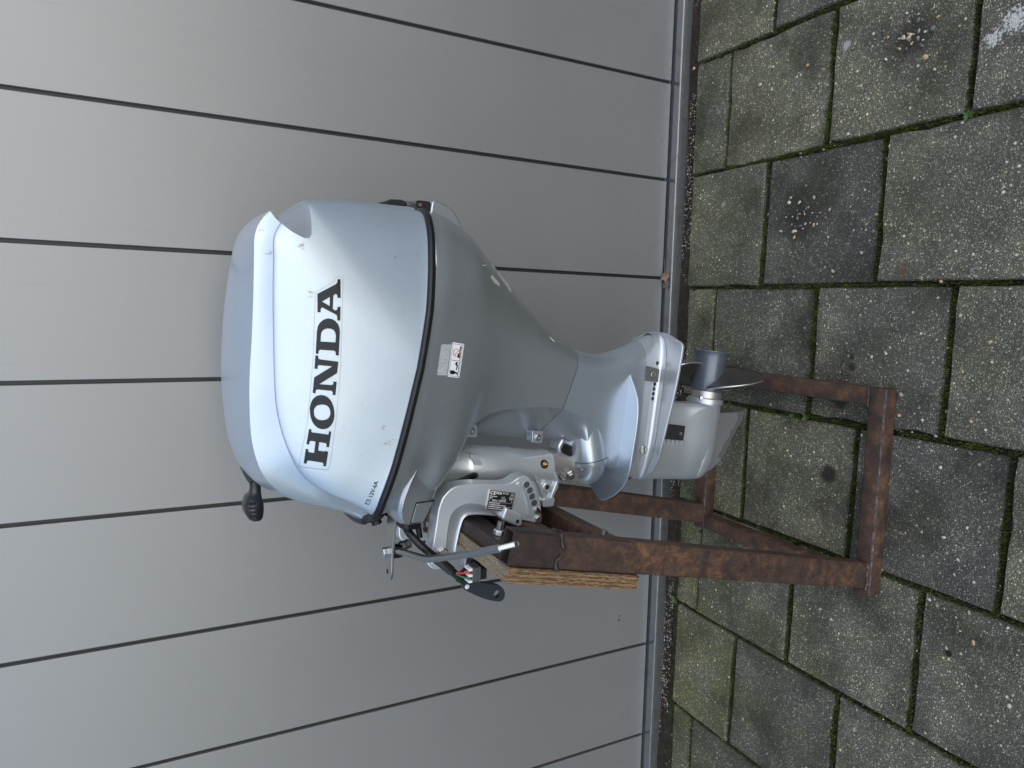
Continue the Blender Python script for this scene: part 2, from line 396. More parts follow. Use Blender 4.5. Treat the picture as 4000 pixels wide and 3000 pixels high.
# ------------------------------------------------------------------ ground, paving
XL = [1.930, 1.628, 1.325, 1.023, .7202, .4207, .1134, -.1876, -.4881, -.7932, -1.1006, -1.405, -1.709, -2.012, -2.315]   # joints running away from the door
YJ = {4: [-.255, -.566, -.872], 5: [-.402, -.712, -1.012], 6: [-.2463, -.567, -.877], 7: [-.388, -.698, -1.006], 8: [-.249, -.558, -.867], 9: [-.393, -.701, -1.005], 10: [-.250, -.556, -.862]}
YFRONT, YEND = -.142, -1.62
gnd = quad_box(bm_new(), -90, 90, -90, 90, -.4, -.055)
structure(mesh_obj('ground', gnd, 'joint_soil', smooth=False))
bm = bm_new()
nx, ny = 150, 60
xs = np.linspace(-2.315, 1.93, nx); ys = np.linspace(YEND, -.06, ny)
gv = [[bm.verts.new((x, y, -.013 + .005 * math.sin(9 * x + 3 * math.sin(7 * y)) * math.sin(11 * y) + random.uniform(-.0022, .0022) + (.006 if y > YFRONT else 0))) for y in ys] for x in xs]
for i in range(nx - 1):
    for j in range(ny - 1): bm.faces.new((gv[i][j], gv[i + 1][j], gv[i + 1][j + 1], gv[i][j + 1]))
pavement = structure(mesh_obj('pavement', bm, 'joint_soil'))
bm = bm_new()
for x0, x1, y0, y1 in ((-60, -2.315, -90, -.1055), (1.93, 60, -90, -.09), (-2.315, 1.93, -90, YEND)): quad_box(bm, x0, x1, y0, y1, -.05, 0)
structure(mesh_obj('far_pavement', bm, 'far_paving', smooth=False))

def paver(x0, x1, y0, y1, dz, tilt):
    """one concrete slab with a worn, slightly chipped arris"""
    bm = bm_new(); nE = 7; pts = []
    cor = [(x0, y0), (x1, y0), (x1, y1), (x0, y1)]
    cor = [(x + random.uniform(-.0012, .0012), y + random.uniform(-.0012, .0012)) for x, y in cor]
    for i in range(4):
        a = Vector(cor[i]); b = Vector(cor[(i + 1) % 4]); nrm = Vector(((b - a).y, -(b - a).x)).normalized()
        for j in range(nE):
            t = j / nE; p = a.lerp(b, t) - nrm * (random.uniform(0, .0016) if j else .0026)
            if random.random() < .04: p -= nrm * .004
            pts.append(p)
    c = Vector(((x0 + x1) / 2, (y0 + y1) / 2)); n = len(pts)
    def z(p): return dz + (p.x - c.x) * tilt[0] + (p.y - c.y) * tilt[1]
    lo = [bm.verts.new((p.x, p.y, -.05)) for p in pts]
    r1 = [bm.verts.new((p.x, p.y, z(p) - .0042)) for p in pts]
    r2 = []
    for p in pts:
        q = p + (c - p).normalized() * random.uniform(.0025, .0045); r2.append(bm.verts.new((q.x, q.y, z(q))))
    for A, B in ((lo, r1), (r1, r2)):
        for i in range(n): bm.faces.new((A[i], A[(i + 1) % n], B[(i + 1) % n], B[i]))
    bm.faces.new(r2)
    return mesh_obj('paver', bm, 'paver_concrete', pavement, sharp=20)
joints = []      # (x0, y0, x1, y1, half width) for the moss
mossy = {(4, 5): .9, (5, 6): .8, (6, 7): .55, (7, 8): .55, (8, 9): .35, (9, 10): .3}
for s in range(len(XL) - 1):
    xa, xb = XL[s + 1], XL[s]
    ycut = YJ.get(s) or ([-.25, -.556, -.862] if s % 2 == 0 else [-.395, -.705, -1.01])
    ycut = list(ycut)
    while ycut[-1] > YEND + .31: ycut.append(ycut[-1] - .308)
    ed = [YFRONT + random.uniform(-.004, .004) - .012 * (s > 7) - .004 * (s - 6)] + ycut + [YEND]
    for a, b in zip(ed, ed[1:]):
        gx = .0032 if a > -.3 else .0048
        g0 = .0026 if a > -.3 else .0054; g1 = .0026 if b > -.3 else .0054
        paver(xa + gx, xb - gx, b + g1, a - g0, random.uniform(-.0032, .0022), (random.uniform(-.009, .009), random.uniform(-.009, .009)))
    for y in ycut: joints.append((xa, y, xb, y, .0062 if y < -.3 else .003))
    joints.append((xa, ed[0], xa, YEND, .0045))

# moss packed in the joints and along the damp row: thousands of tiny tufts
verts, faces = [], []
def tuft(x, y, z, h, sp):
    a = random.uniform(0, 6.28); l = random.uniform(.3, 1.0) * sp; i = len(verts)
    dx, dy = math.cos(a) * l, math.sin(a) * l; wx, wy = -math.sin(a) * sp * .38, math.cos(a) * sp * .38
    verts.extend([(x - wx, y - wy, z), (x + wx, y + wy, z), (x + dx, y + dy, z + h)]); faces.append((i, i + 1, i + 2))
def patch(x, y, seed): return .5 + .5 * math.sin(23 * x + 5 * math.sin(17 * y + seed)) * math.sin(19 * y + 4 * math.sin(13 * x))
for x0, y0, x1, y1, hw in joints:
    L = math.hypot(x1 - x0, y1 - y0)
    if min(x0, x1) < -1.55 or max(x0, x1) > 1.1: continue
    for _ in range(int(L * 5200)):
        t = random.random(); x = x0 + (x1 - x0) * t; y = y0 + (y1 - y0) * t
        if y < -1.15: continue
        along_y = abs(x1 - x0) < 1e-6
        dens = .85 if y < -.42 else (.42 if y < -.27 else .12)
        if not along_y: dens = 1.0 if y < -.5 else (.75 if y < -.3 else .3)
        if x < -.45: dens *= .62 if along_y else .9
        if random.random() > dens * (.15 + 1.05 * patch(x, y, 1.3) ** 1.2): continue
        o = random.gauss(0, hw * .72)
        x, y = (x + o, y) if along_y else (x, y + o)
        tuft(x, y, random.uniform(-.009, -.002), random.uniform(.004, .0085), random.uniform(.0020, .0042))
for _ in range(16000):       # thin film of moss on the slab edges beside the sill
    x = random.uniform(-1.5, 1.05); d = abs(random.gauss(0, .014)); y = -.146 - d - .012 * (x < -.5) 
    if random.random() > patch(x * .6, y * .3, 2.2) * 1.1: continue
    tuft(x, y, -.001, random.uniform(.001, .003), random.uniform(.0015, .003))
me = bpy.data.meshes.new('moss'); me.from_pydata(verts, [], faces); o = bpy.data.objects.new('moss', me); COL.objects.link(o); me.materials.append(M['moss']); stuff(o)

# grit washed out of the slabs and lying along the sill
def pebbles(name, spots, mats):
    verts, faces, idx = [], [], []
    t = (1 + 5 ** .5) / 2
    iv = [Vector(v).normalized() for v in ((-1, t, 0), (1, t, 0), (-1, -t, 0), (1, -t, 0), (0, -1, t), (0, 1, t), (0, -1, -t), (0, 1, -t), (t, 0, -1), (t, 0, 1), (-t, 0, -1), (-t, 0, 1))]
    fc = ((0, 11, 5), (0, 5, 1), (0, 1, 7), (0, 7, 10), (0, 10, 11), (1, 5, 9), (5, 11, 4), (11, 10, 2), (10, 7, 6), (7, 1, 8), (3, 9, 4), (3, 4, 2), (3, 2, 6), (3, 6, 8), (3, 8, 9), (4, 9, 5), (2, 4, 11), (6, 2, 10), (8, 6, 7), (9, 8, 1))
    for x, y, r, z in spots:
        a = random.uniform(0, 6.28); sx = r * random.uniform(.8, 1.5); sy = r * random.uniform(.6, 1.0); sz = r * random.uniform(.4, .65); i0 = len(verts)
        for v in iv:
            p = Vector((v.x * sx, v.y * sy, v.z * sz)) * random.uniform(.88, 1.1)
            verts.append((x + p.x * math.cos(a) - p.y * math.sin(a), y + p.x * math.sin(a) + p.y * math.cos(a), z + p.z + sz * .3))
        m = random.choices(range(4), (3, 4, 3, 2))[0]
        for f in fc: faces.append(tuple(i0 + q for q in f)); idx.append(m)
    me = bpy.data.meshes.new(name); me.from_pydata(verts, [], faces)
    for m in mats: me.materials.append(M[m])
    me.polygons.foreach_set('material_index', idx); me.polygons.foreach_set('use_smooth', [True] * len(faces))
    o = bpy.data.objects.new(name, me); COL.objects.link(o); return stuff(o)
spots = []
for cx, cy, r, n in ((.60, -.745, .055, 46), (.27, -.52, .055, 34), (.12, -.86, .16, 26), (-.1, -.82, .18, 30), (.42, -.6, .2, 30), (-.55, -.95, .25, 30)):
    for _ in range(n): spots.append((random.gauss(cx, r * .6), random.gauss(cy, r * .6), random.uniform(.0018, .0048), 0))
for _ in range(900): spots.append((random.uniform(-1.5, 1.1), random.uniform(-1.15, -.15), random.choice((.0012, .0015, .0019, .0024)), -.0004))
for _ in range(2600): spots.append((random.uniform(-1.5, 1.1), random.uniform(-.146, -.103), random.choice((.0009, .0012, .0018, .0024)), -.006))
for x, y, r in ((.713, -.118, .0055), (.136, -.905, .006), (.55, -.78, .0065), (.60, -.79, .006), (.31, -.475, .006)): spots.append((x, y, r, 0))
pebbles('loose_grit', spots, ['stone_a', 'stone_b', 'stone_c', 'stone_d'])

# small weeds rooted in the joints
def weed(x, y, r, n, label):
    r *= .6
    t = thing('weed', (x, y, -.004), label, 'weed', 'weeds in the paving joints'); bm = bm_new()
    for k_ in range(n):
        a = 6.283 * k_ / n + random.uniform(-.4, .4); l = r * random.uniform(.6, 1.1); wd = l * random.uniform(.16, .26); up = random.uniform(.25, .8)
        d = Vector((math.cos(a), math.sin(a), 0)); s = Vector((-d.y, d.x, 0)); o = Vector((x, y, -.004))
        rows = []
        for f, wf, zf in ((0, .25, 0), (.35, .8, .45), (.65, 1, .7), (1, .08, .62)):
            c_ = o + d * l * f + Vector((0, 0, l * up * zf + .004)); rows.append((bm.verts.new(c_ - s * wd * wf), bm.verts.new(c_ + Vector((0, 0, -wd * .25))), bm.verts.new(c_ + s * wd * wf)))
        for A, B in zip(rows, rows[1:]):
            bm.faces.new((A[0], A[1], B[1], B[0])); bm.faces.new((A[1], A[2], B[2], B[1]))
    mesh_obj('leaves', bm, 'weed_green', t)
weed(.419, -.873, .022, 9, 'green weed at the joint corner in the slabs behind the engine, nearest the white splash')
weed(.467, -.562, .017, 7, 'small green weed halfway along the joint between two slabs below the door edge')
weed(.369, -.718, .010, 6, 'tiny pale weed in the short joint left of the gravelly worn slab')
weed(-.192, -.529, .017, 8, 'small star shaped weed inside the rusty base frame, nearer the propeller')
weed(-.191, -.566, .020, 9, 'small star shaped weed inside the rusty base frame, farther from the propeller')
weed(-.266, -.385, .013, 7, 'tiny weed in the joint just beside the tip of the skeg')
weed(-.792, -.160, .024, 14, 'bushy green weed growing where the paving joint meets the door sill')

# ------------------------------------------------------------------ garage door and its threshold
YD = -.0685
door = thing('garage_door', (0, YD, .03), 'wide grey metal garage door of upright boards with dark grooves', 'garage door'); door.rotation_euler.z = .0085
XG = [3.135, 2.862, 2.590, 2.317, 2.045, 1.772, 1.499, 1.226, .955, .685, .4185, .1425, -.124, -.3985, -.6755, -.954, -1.244, -1.516, -1.788, -2.06, -2.332, -2.604]
XG = [3.135 + .2725 * i for i in range(9, 0, -1)] + XG + [-2.604 - .2725 * i for i in range(1, 10)]
for a, b in zip(XG[1:], XG):
    bm = quad_box(bm_new(), a + .0042, b - .0042, YD, YD + .03, .032, 2.42)
    mesh_obj('door_panel', bm, 'door_paint', door, bevel=.0014, bseg=2)
for x_, z_, r_ in ((-.8480, .1355, .0024), (-.8610, .1385, .0028), (-.8570, .1360, .0013), (-.805, .0815, .0012)):
    mesh_obj('dent', plate(bm_new(), circ2(x_, z_, r_, 10), YD - .0006, YD + .002), 'door_groove', door, smooth=False)
mesh_obj('door_core', quad_box(bm_new(), XG[-1], XG[0], YD + .0075, YD + .028, .034, 2.415), 'door_groove', door, smooth=False)
sill = thing('door_threshold', (0, -.0685, 0), 'low grey aluminium threshold strip along the foot of the garage door', 'threshold'); sill.rotation_euler.z = .0085
prof = [(-.050, -.03), (-.050, .0245), (-.0655, .0262), (-.082, .0272), (-.0985, .0268), (-.1008, .0256), (-.1018, .0232), (-.1030, -.03)]
bm = bm_new(); rings(bm, [[Vector((x, y, z)) for y, z in prof] for x in (-5.05, 5.58)])
mesh_obj('sill_profile', bm, 'aluminium', sill, sharp=25)
# crumpled leaf caught between door and sill
lf = bm_new(); cx, cy, cz = .139, -.0835, .0292
g = [[lf.verts.new((cx + u * .024 - .006 * v, cy + v * .0075 + .002 * math.sin(u * 5), cz + .006 * math.sin(u * 3.1 + 1) * v + .0035 * math.sin(6 * u + 3 * v) + .008 + .004 * v)) for v in (-1, -.4, .2, .8)] for u in (-1, -.7, -.35, 0, .3, .6, .85, 1.0)]
for i in range(7):
    for j in range(3):
        if (i, j) in ((0, 0), (6, 2), (2, 2)): continue
        lf.faces.new((g[i][j], g[i + 1][j], g[i + 1][j + 1], g[i][j + 1]))
tube(lf, crom([(cx - .024, cy, cz + .004), (cx - .04, cy - .001, cz + .008), (cx + .056, cy + .002, cz + .010)][::2], 3), .0007, 5)
tag(mesh_obj('dead_leaf', lf, 'leaf_brown'), 'shrivelled brown leaf caught between the grey door and its sill', 'leaf')

# ------------------------------------------------------------------ the outboard motor (centre plane y = YC)
YC = -.51
motor = thing('outboard_motor', (-.30, YC, .85), 'silver outboard boat engine with black brand lettering, clamped on the rusty stand', 'outboard motor')
def curve_at(pts, smooth=12): return [(p.x, p.y) for p in crom([(a, b, 0) for a, b in pts], smooth)]
SEAM = [(-.34, 1.062), (-.30, 1.056), (-.25, 1.045), (-.20, 1.030), (-.124, 1.011), (-.05, .9935), (.037, .9785), (.08, .9735), (.125, .968), (.17, .961), (.21, .952)]
def seam_z(x): return float(np.interp(x, [p[0] for p in SEAM], [p[1] for p in SEAM]))

# --- cowl: a height field y(x, z) fanned out from a pole in the middle of the seam
PX, PZ = -.05, .9935
OUT = [(.204, .953), (.206, .985), (.2055, 1.02), (.203, 1.072), (.199, 1.108), (.193, 1.143), (.184, 1.176), (.1745, 1.1945), (.160, 1.2125), (.144, 1.2225), (.113, 1.2325), (.055, 1.2425), (0, 1.2482), (-.066, 1.2515), (-.113, 1.2495), (-.168, 1.2435), (-.205, 1.2325), (-.232, 1.2155), (-.252, 1.192), (-.275, 1.155), (-.294, 1.112), (-.306, 1.082), (-.312, 1.0565)]
RIB = [(.20, 1.12), (.165, 1.172), (.136, 1.193), (.10, 1.195), (.052, 1.196), (-.03, 1.196), (-.081, 1.195), (-.115, 1.192), (-.15, 1.184), (-.18, 1.173), (-.208, 1.158), (-.235, 1.137), (-.253, 1.115), (-.272, 1.085), (-.284, 1.053)]
CRE = [(.20, 1.15), (.178, 1.186), (.157, 1.207), (.134, 1.217), (.10, 1.2185), (.05, 1.220), (-.013, 1.223), (-.056, 1.226), (-.097, 1.227), (-.138, 1.226), (-.169, 1.222), (-.198, 1.213), (-.222, 1.198), (-.248, 1.168), (-.271, 1.127), (-.288, 1.09), (-.300, 1.055)]
def polar(pts):
    q = curve_at(pts); a = [math.atan2(z - PZ, x - PX) for x, z in q]; r = [math.hypot(z - PZ, x - PX) for x, z in q]
    i = np.argsort(a); return np.array(a)[i], np.array(r)[i]
PO, PR, PCR = polar(OUT), polar(RIB), polar(CRE)
A0 = math.atan2(OUT[0][1] - PZ, OUT[0][0] - PX); A1 = math.atan2(OUT[-1][1] - PZ, OUT[-1][0] - PX)
def sst(t): t = min(1, max(0, t)); return t * t * (3 - 2 * t)
W0 = .171
NU = 132; S_SIDE, S_LEDGE, S_DOME = 26, 7, 16
near = []
for iu in range(NU + 1):
    u = iu / NU; a = A0 + (A1 - A0) * u; Rb = float(np.interp(a, *PO))
    sr = min(.97, float(np.interp(a, *PR)) / Rb); sc = min(.992, max(sr + .012, float(np.interp(a, *PCR)) / Rb))
    front = sst((math.degrees(a) - 118) / 45); bk = sst((math.degrees(a) + 4) / 54)
    wr = .158 * (1 - front) + .122 * front; wc = .1475 * (1 - front) + .094 * front
    wr = .046 + (wr - .046) * bk; wc = .040 + (wc - .040) * bk; pe = 2.3 + .7 * bk
    row = []
    svals = [sr * math.sin(k / S_SIDE * math.pi / 2) for k in range(S_SIDE + 1)]
    svals += [sr + (sc - sr) * k / S_LEDGE for k in range(1, S_LEDGE + 1)]
    svals += [sc + (1 - sc) * (1 - (1 - k / S_DOME) ** 2) for k in range(1, S_DOME + 1)]
    for s in svals:
        if s <= sr: t = s / sr; y = wr + (W0 - wr) * max(0, 1 - t ** pe) ** (1 / pe)
        elif s <= sc: t = (s - sr) / (sc - sr); y = wc + (wr - wc) * (1 - t) ** 1.5
        else: t = (s - sc) / (1 - sc); y = wc * max(0, 1 - t) ** .5
        x = PX + math.cos(a) * Rb * s; z = PZ + math.sin(a) * Rb * s
        f0 = max(0, 1 - math.degrees(a - A0) / 35) ** 2; f1 = max(0, 1 - math.degrees(A1 - a) / 35) ** 2
        zl = PZ + math.sin(a) * Rb * s
        z += (seam_z(x) - zl) * (f0 if u < .5 else f1)
        y *= 1 - .135 * min(1.3, max(0, (z - seam_z(x)) / .2))      # the sides lean inwards towards the top
        row.append((x, y, z))
    near.append(row)
seam_half = [(x, y) for x, y, z in near[0][::-1]] + [(x, y) for x, y, z in near[-1][1:]]     # rear centre -> front centre
bm = bm_new(); NS = len(near[0])
def vgrid(sgn):
    g = []
    for iu in range(NU + 1):
        r = []
        for j in range(NS):
            x, y, z = near[iu][j]
            if j == 0 and iu > 0: r.append(g[0][0]); continue
            if j == NS - 1 and sgn > 0: r.append(G0[iu][j]); continue
            r.append(bm.verts.new((x, YC + sgn * y, z)))
        g.append(r)
    return g
G0 = None; G0 = vgrid(-1); G1 = vgrid(1)
for g in (G0, G1):
    for i in range(NU):
        for j in range(NS - 1):
            q = [g[i][j], g[i][j + 1], g[i + 1][j + 1], g[i + 1][j]]
            q = [v for k_, v in enumerate(q) if v not in q[:k_]]
            if len(q) > 2: bm.faces.new(q)
for i in (0, NU):
    for j in range(NS - 1):
        q = [G0[i][j], G0[i][j + 1], G1[i][j + 1], G1[i][j]]; q = [v for k_, v in enumerate(q) if v not in q[:k_]]
        if len(q) > 2: bm.faces.new(q)
bmesh.ops.recalc_face_normals(bm, faces=bm.faces[:])
bvh_cowl = BVHTree.FromBMesh(bm)
cowling = mesh_obj('cowling', bm, 'cowl_silver', motor)
# scooped grip across the rear of the cowl
cut = bm_new(); dx, dz = -.004, .007
rp = [(.176, 1.196), (.172, 1.1885), (.163, 1.183), (.157, 1.178), (.151, 1.172), (.145, 1.164), (.140, 1.155), (.1365, 1.147), (.1365, 1.141), (.141, 1.1375), (.150, 1.1365), (.162, 1.1365), (.175, 1.137), (.188, 1.1385), (.215, 1.146), (.27, 1.16), (.27, 1.205), (.21, 1.203)]
plate(cut, [(x + dx, z + dz) for x, z in rp], -.9, -.1)
bmesh.ops.recalc_face_normals(cut, faces=cut.faces[:])
cme = bpy.data.meshes.new('cut'); cut.to_mesh(cme); cut.free(); co = bpy.data.objects.new('cut', cme); COL.objects.link(co)
md = cowling.modifiers.new('scoop', 'BOOLEAN'); md.object = co; md.operation = 'DIFFERENCE'; md.solver = 'EXACT'
dg = bpy.context.evaluated_depsgraph_get(); dg.update()
nm = bpy.data.meshes.new_from_object(cowling.evaluated_get(dg)); cowling.modifiers.clear(); cowling.data = nm
bpy.data.objects.remove(co)
for p in nm.polygons: p.use_smooth = True
nm.set_sharp_from_angle(angle=R(34))

# brand lettering, traced as outlines in metres
LETTERS = {
 'H': [[(-0.1369,1.1505),(-0.1377,1.1471),(-0.1405,1.1474),(-0.1421,1.1462),(-0.1460,1.1246),(-0.1445,1.1233),(-0.1411,1.1230),(-0.1419,1.1198),(-0.1649,1.1228),(-0.1641,1.1265),(-0.1606,1.1263),(-0.1586,1.1276),(-0.1567,1.1364),(-0.1694,1.1377),(-0.1712,1.1295),(-0.1701,1.1278),(-0.1705,1.1275),(-0.1716,1.1239),(-0.1935,1.1265),(-0.1926,1.1306),(-0.1892,1.1301),(-0.1876,1.1314),(-0.1835,1.1508),(-0.1845,1.1527),(-0.1883,1.1534),(-0.1874,1.1573),(-0.1660,1.1548),(-0.1668,1.1512),(-0.1700,1.1514),(-0.1714,1.1501),(-0.1727,1.1433),(-0.1558,1.1416),(-0.1543,1.1478),(-0.1557,1.1497),(-0.1598,1.1502),(-0.1590,1.1539)]],
 'O': [[(-0.1123,1.1155),(-0.1185,1.1154),(-0.1238,1.1161),(-0.1285,1.1176),(-0.1324,1.1199),(-0.1353,1.1228),(-0.1372,1.1262),(-0.1379,1.1304),(-0.1375,1.1346),(-0.1359,1.1383),(-0.1332,1.1416),(-0.1296,1.1444),(-0.1251,1.1467),(-0.1199,1.1483),(-0.1138,1.1491),(-0.1077,1.1493),(-0.1024,1.1485),(-0.0978,1.1471),(-0.0939,1.1449),(-0.0910,1.1420),(-0.0891,1.1386),(-0.0883,1.1346),(-0.0887,1.1304),(-0.0902,1.1266),(-0.0928,1.1233),(-0.0964,1.1204),(-0.1009,1.1181),(-0.1061,1.1165)], [(-0.1129,1.1211),(-0.1160,1.1211),(-0.1185,1.1217),(-0.1206,1.1227),(-0.1223,1.1242),(-0.1236,1.1261),(-0.1244,1.1285),(-0.1248,1.1315),(-0.1247,1.1346),(-0.1240,1.1370),(-0.1229,1.1391),(-0.1213,1.1409),(-0.1194,1.1422),(-0.1170,1.1432),(-0.1139,1.1437),(-0.1109,1.1437),(-0.1084,1.1432),(-0.1063,1.1421),(-0.1046,1.1407),(-0.1033,1.1388),(-0.1025,1.1364),(-0.1021,1.1334),(-0.1022,1.1304),(-0.1028,1.1279),(-0.1039,1.1258),(-0.1054,1.1240),(-0.1074,1.1226),(-0.1098,1.1217)]],
 'N': [[(-0.0313,1.1412),(-0.0319,1.1374),(-0.0358,1.1370),(-0.0371,1.1350),(-0.0405,1.1095),(-0.0569,1.1114),(-0.0726,1.1359),(-0.0741,1.1193),(-0.0731,1.1170),(-0.0689,1.1166),(-0.0694,1.1121),(-0.0887,1.1138),(-0.0882,1.1181),(-0.0842,1.1177),(-0.0825,1.1191),(-0.0802,1.1391),(-0.0816,1.1409),(-0.0858,1.1413),(-0.0851,1.1453),(-0.0629,1.1431),(-0.0472,1.1183),(-0.0453,1.1365),(-0.0466,1.1379),(-0.0511,1.1385),(-0.0504,1.1425)]],
 'D': [[(-0.0289,1.1408),(-0.0295,1.1370),(-0.0249,1.1364),(-0.0234,1.1348),(-0.0247,1.1156),(-0.0264,1.1133),(-0.0311,1.1133),(-0.0315,1.1090),(0.0009,1.1074),(0.0075,1.1078),(0.0130,1.1096),(0.0180,1.1137),(0.0205,1.1184),(0.0214,1.1234),(0.0196,1.1294),(0.0153,1.1346),(0.0099,1.1377),(0.0025,1.1390)], [(-0.0117,1.1340),(-0.0127,1.1137),(-0.0047,1.1130),(0.0009,1.1135),(0.0046,1.1156),(0.0066,1.1193),(0.0069,1.1258),(0.0048,1.1304),(0.0007,1.1329),(-0.0048,1.1337)]],
 'A': [[(0.0556,1.1380),(0.0297,1.1380),(0.0298,1.1340),(0.0357,1.1331),(0.0366,1.1313),(0.0266,1.1121),(0.0236,1.1110),(0.0186,1.1110),(0.0185,1.1068),(0.0382,1.1063),(0.0381,1.1104),(0.0348,1.1108),(0.0332,1.1123),(0.0330,1.1143),(0.0352,1.1171),(0.0536,1.1162),(0.0561,1.1140),(0.0555,1.1112),(0.0507,1.1104),(0.0508,1.1062),(0.0774,1.1062),(0.0772,1.1101),(0.0724,1.1109),(0.0700,1.1129)], [(0.0449,1.1316),(0.0516,1.1212),(0.0389,1.1214)]],
}

for ch, loops in LETTERS.items():
    b2 = drape(fill2d(loops), bvh_cowl, .0009)
    mesh_obj('letter', b2, 'letter_black', cowling, sharp=60)['label'] = 'large black serif letter ' + ch
# clear film round the lettering, seen as a faint outline
fo = [(.0575, 1.1405), (.0735, 1.1155), (.0800, 1.1135), (.0812, 1.1060), (.0785, 1.1025), (-.050, 1.1065), (-.120, 1.1125), (-.1955, 1.1215), (-.1995, 1.1250), (-.1925, 1.1625), (-.1890, 1.1635), (-.120, 1.1515), (-.038, 1.1445)]
b2 = bm_new()
for i in range(len(fo)):
    a, b = Vector(fo[i]), Vector(fo[(i + 1) % len(fo)]); n_ = Vector((-(b - a).y, (b - a).x)).normalized() * .00032
    b2.faces.new([b2.verts.new((*(p), 0)) for p in (a - n_, b - n_, b + n_, a + n_)])
mesh_obj('decal_edge', drape(b2, bvh_cowl, .0005), 'cast_metal', cowling)
# battery label
def text_on(body, size, o, u, v, off_y, mat, parent, name, bold=0, bvh=None, off=.0006, cell=0):
    b = text2d(body, size, bold)
    for w_ in b.verts:
        p = Vector(o) + Vector(u) * w_.co.x + Vector(v) * w_.co.y; w_.co = Vector((p.x, p.y, 0))
    if bvh: drape(b, bvh, off, cell)
    else:
        for w_ in b.verts: w_.co = Vector((w_.co.x, off_y, w_.co.y))
    return b
u = Vector((.036, -.0085)).normalized(); v = Vector((-u.y, u.x)) 
u = Vector((.962, -.272)); v = Vector((.272, .962))
b2 = text_on('12V-6A', .0088, (-.2478, 1.0578), u, v, 0, 'letter_black', cowling, 'x', .00008, bvh_cowl, .0007)
o_ = Vector((-.2592, 1.0610))
def loc2(a, b): p = o_ + u * a * .9 + v * b * .78; return (p.x, p.y)
ic = fill2d([[loc2(*p) for p in ((0, 0), (.0095, 0), (.0095, .0072), (0, .0072))], [loc2(*p) for p in ((.0008, .0008), (.0008, .0064), (.0087, .0064), (.0087, .0008))]])
for lp in (((.001, .0072), (.003, .0072), (.003, .0085), (.001, .0085)), ((.0065, .0072), (.0085, .0072), (.0085, .0085), (.0065, .0085)), ((.0016, .0032), (.0036, .0032), (.0036, .004), (.0016, .004)), ((.0058, .0032), (.0078, .0032), (.0078, .004), (.0058, .004)), ((.0064, .0026), (.0072, .0026), (.0072, .0046), (.0064, .0046))):
    ic.faces.new([ic.verts.new((*loc2(*p), 0)) for p in lp])
drape(ic, bvh_cowl, .0008, 0)
tmp = bpy.data.meshes.new('t'); ic.to_mesh(tmp); ic.free(); b2.from_mesh(tmp); bpy.data.meshes.remove(tmp)
mesh_obj('battery_label', b2, 'letter_black', cowling)
# chips and scratches in the cowl paint
bch = bm_new()
for cx, cz, sx, sz, n in ((.109, 1.1995, .0012, .0035, 5), (.123, 1.158, .004, .003, 9), (.056, 1.147, .005, .002, 8), (.113, 1.024, .0012, .0012, 2), (-.140, 1.045, .004, .004, 6), (.022, 1.03, .09, .05, 9), (-.15, 1.09, .07, .04, 8), (.141, 1.213, .001, .004, 5), (-.16, 1.035, .003, .008, 7), (-.075, 1.13, .10, .03, 12), (.13, .985, .02, .006, 6)):
    for _ in range(n):
        x = random.gauss(cx, sx * .6); z = random.gauss(cz, sz * .6); l = random.uniform(.0010, .0036) if sx < .02 else random.uniform(.0005, .0011); a = random.uniform(1.2, 1.9)
        d = Vector((math.cos(a), math.sin(a))) * l; n_ = Vector((-d.y, d.x)).normalized() * .00045
        bch.faces.new([bch.verts.new((x + p.x, z + p.y, 0)) for p in (d + n_, d - n_, -d - n_, -d + n_)])
stuff(mesh_obj('paint_chips', drape(bch, bvh_cowl, .0004, 0), 'cast_metal', cowling))

# --- black rubber seal round the seam
ring = [(x, YC - y * 1.004 - (.0015 if y > .01 else 0), seam_z(x) - .0035) for x, y in seam_half] + [(x, YC + y * 1.004, seam_z(x) - .0035) for x, y in seam_half[-2:0:-1]]
# thin out crowded points
rr = [ring[0]]
for p in ring[1:]:
    if (Vector(p) - Vector(rr[-1])).length > .006: rr.append(p)
mesh_obj('seal', tube(bm_new(), rr, .0062, 10, 1.0, True), 'rubber', motor)

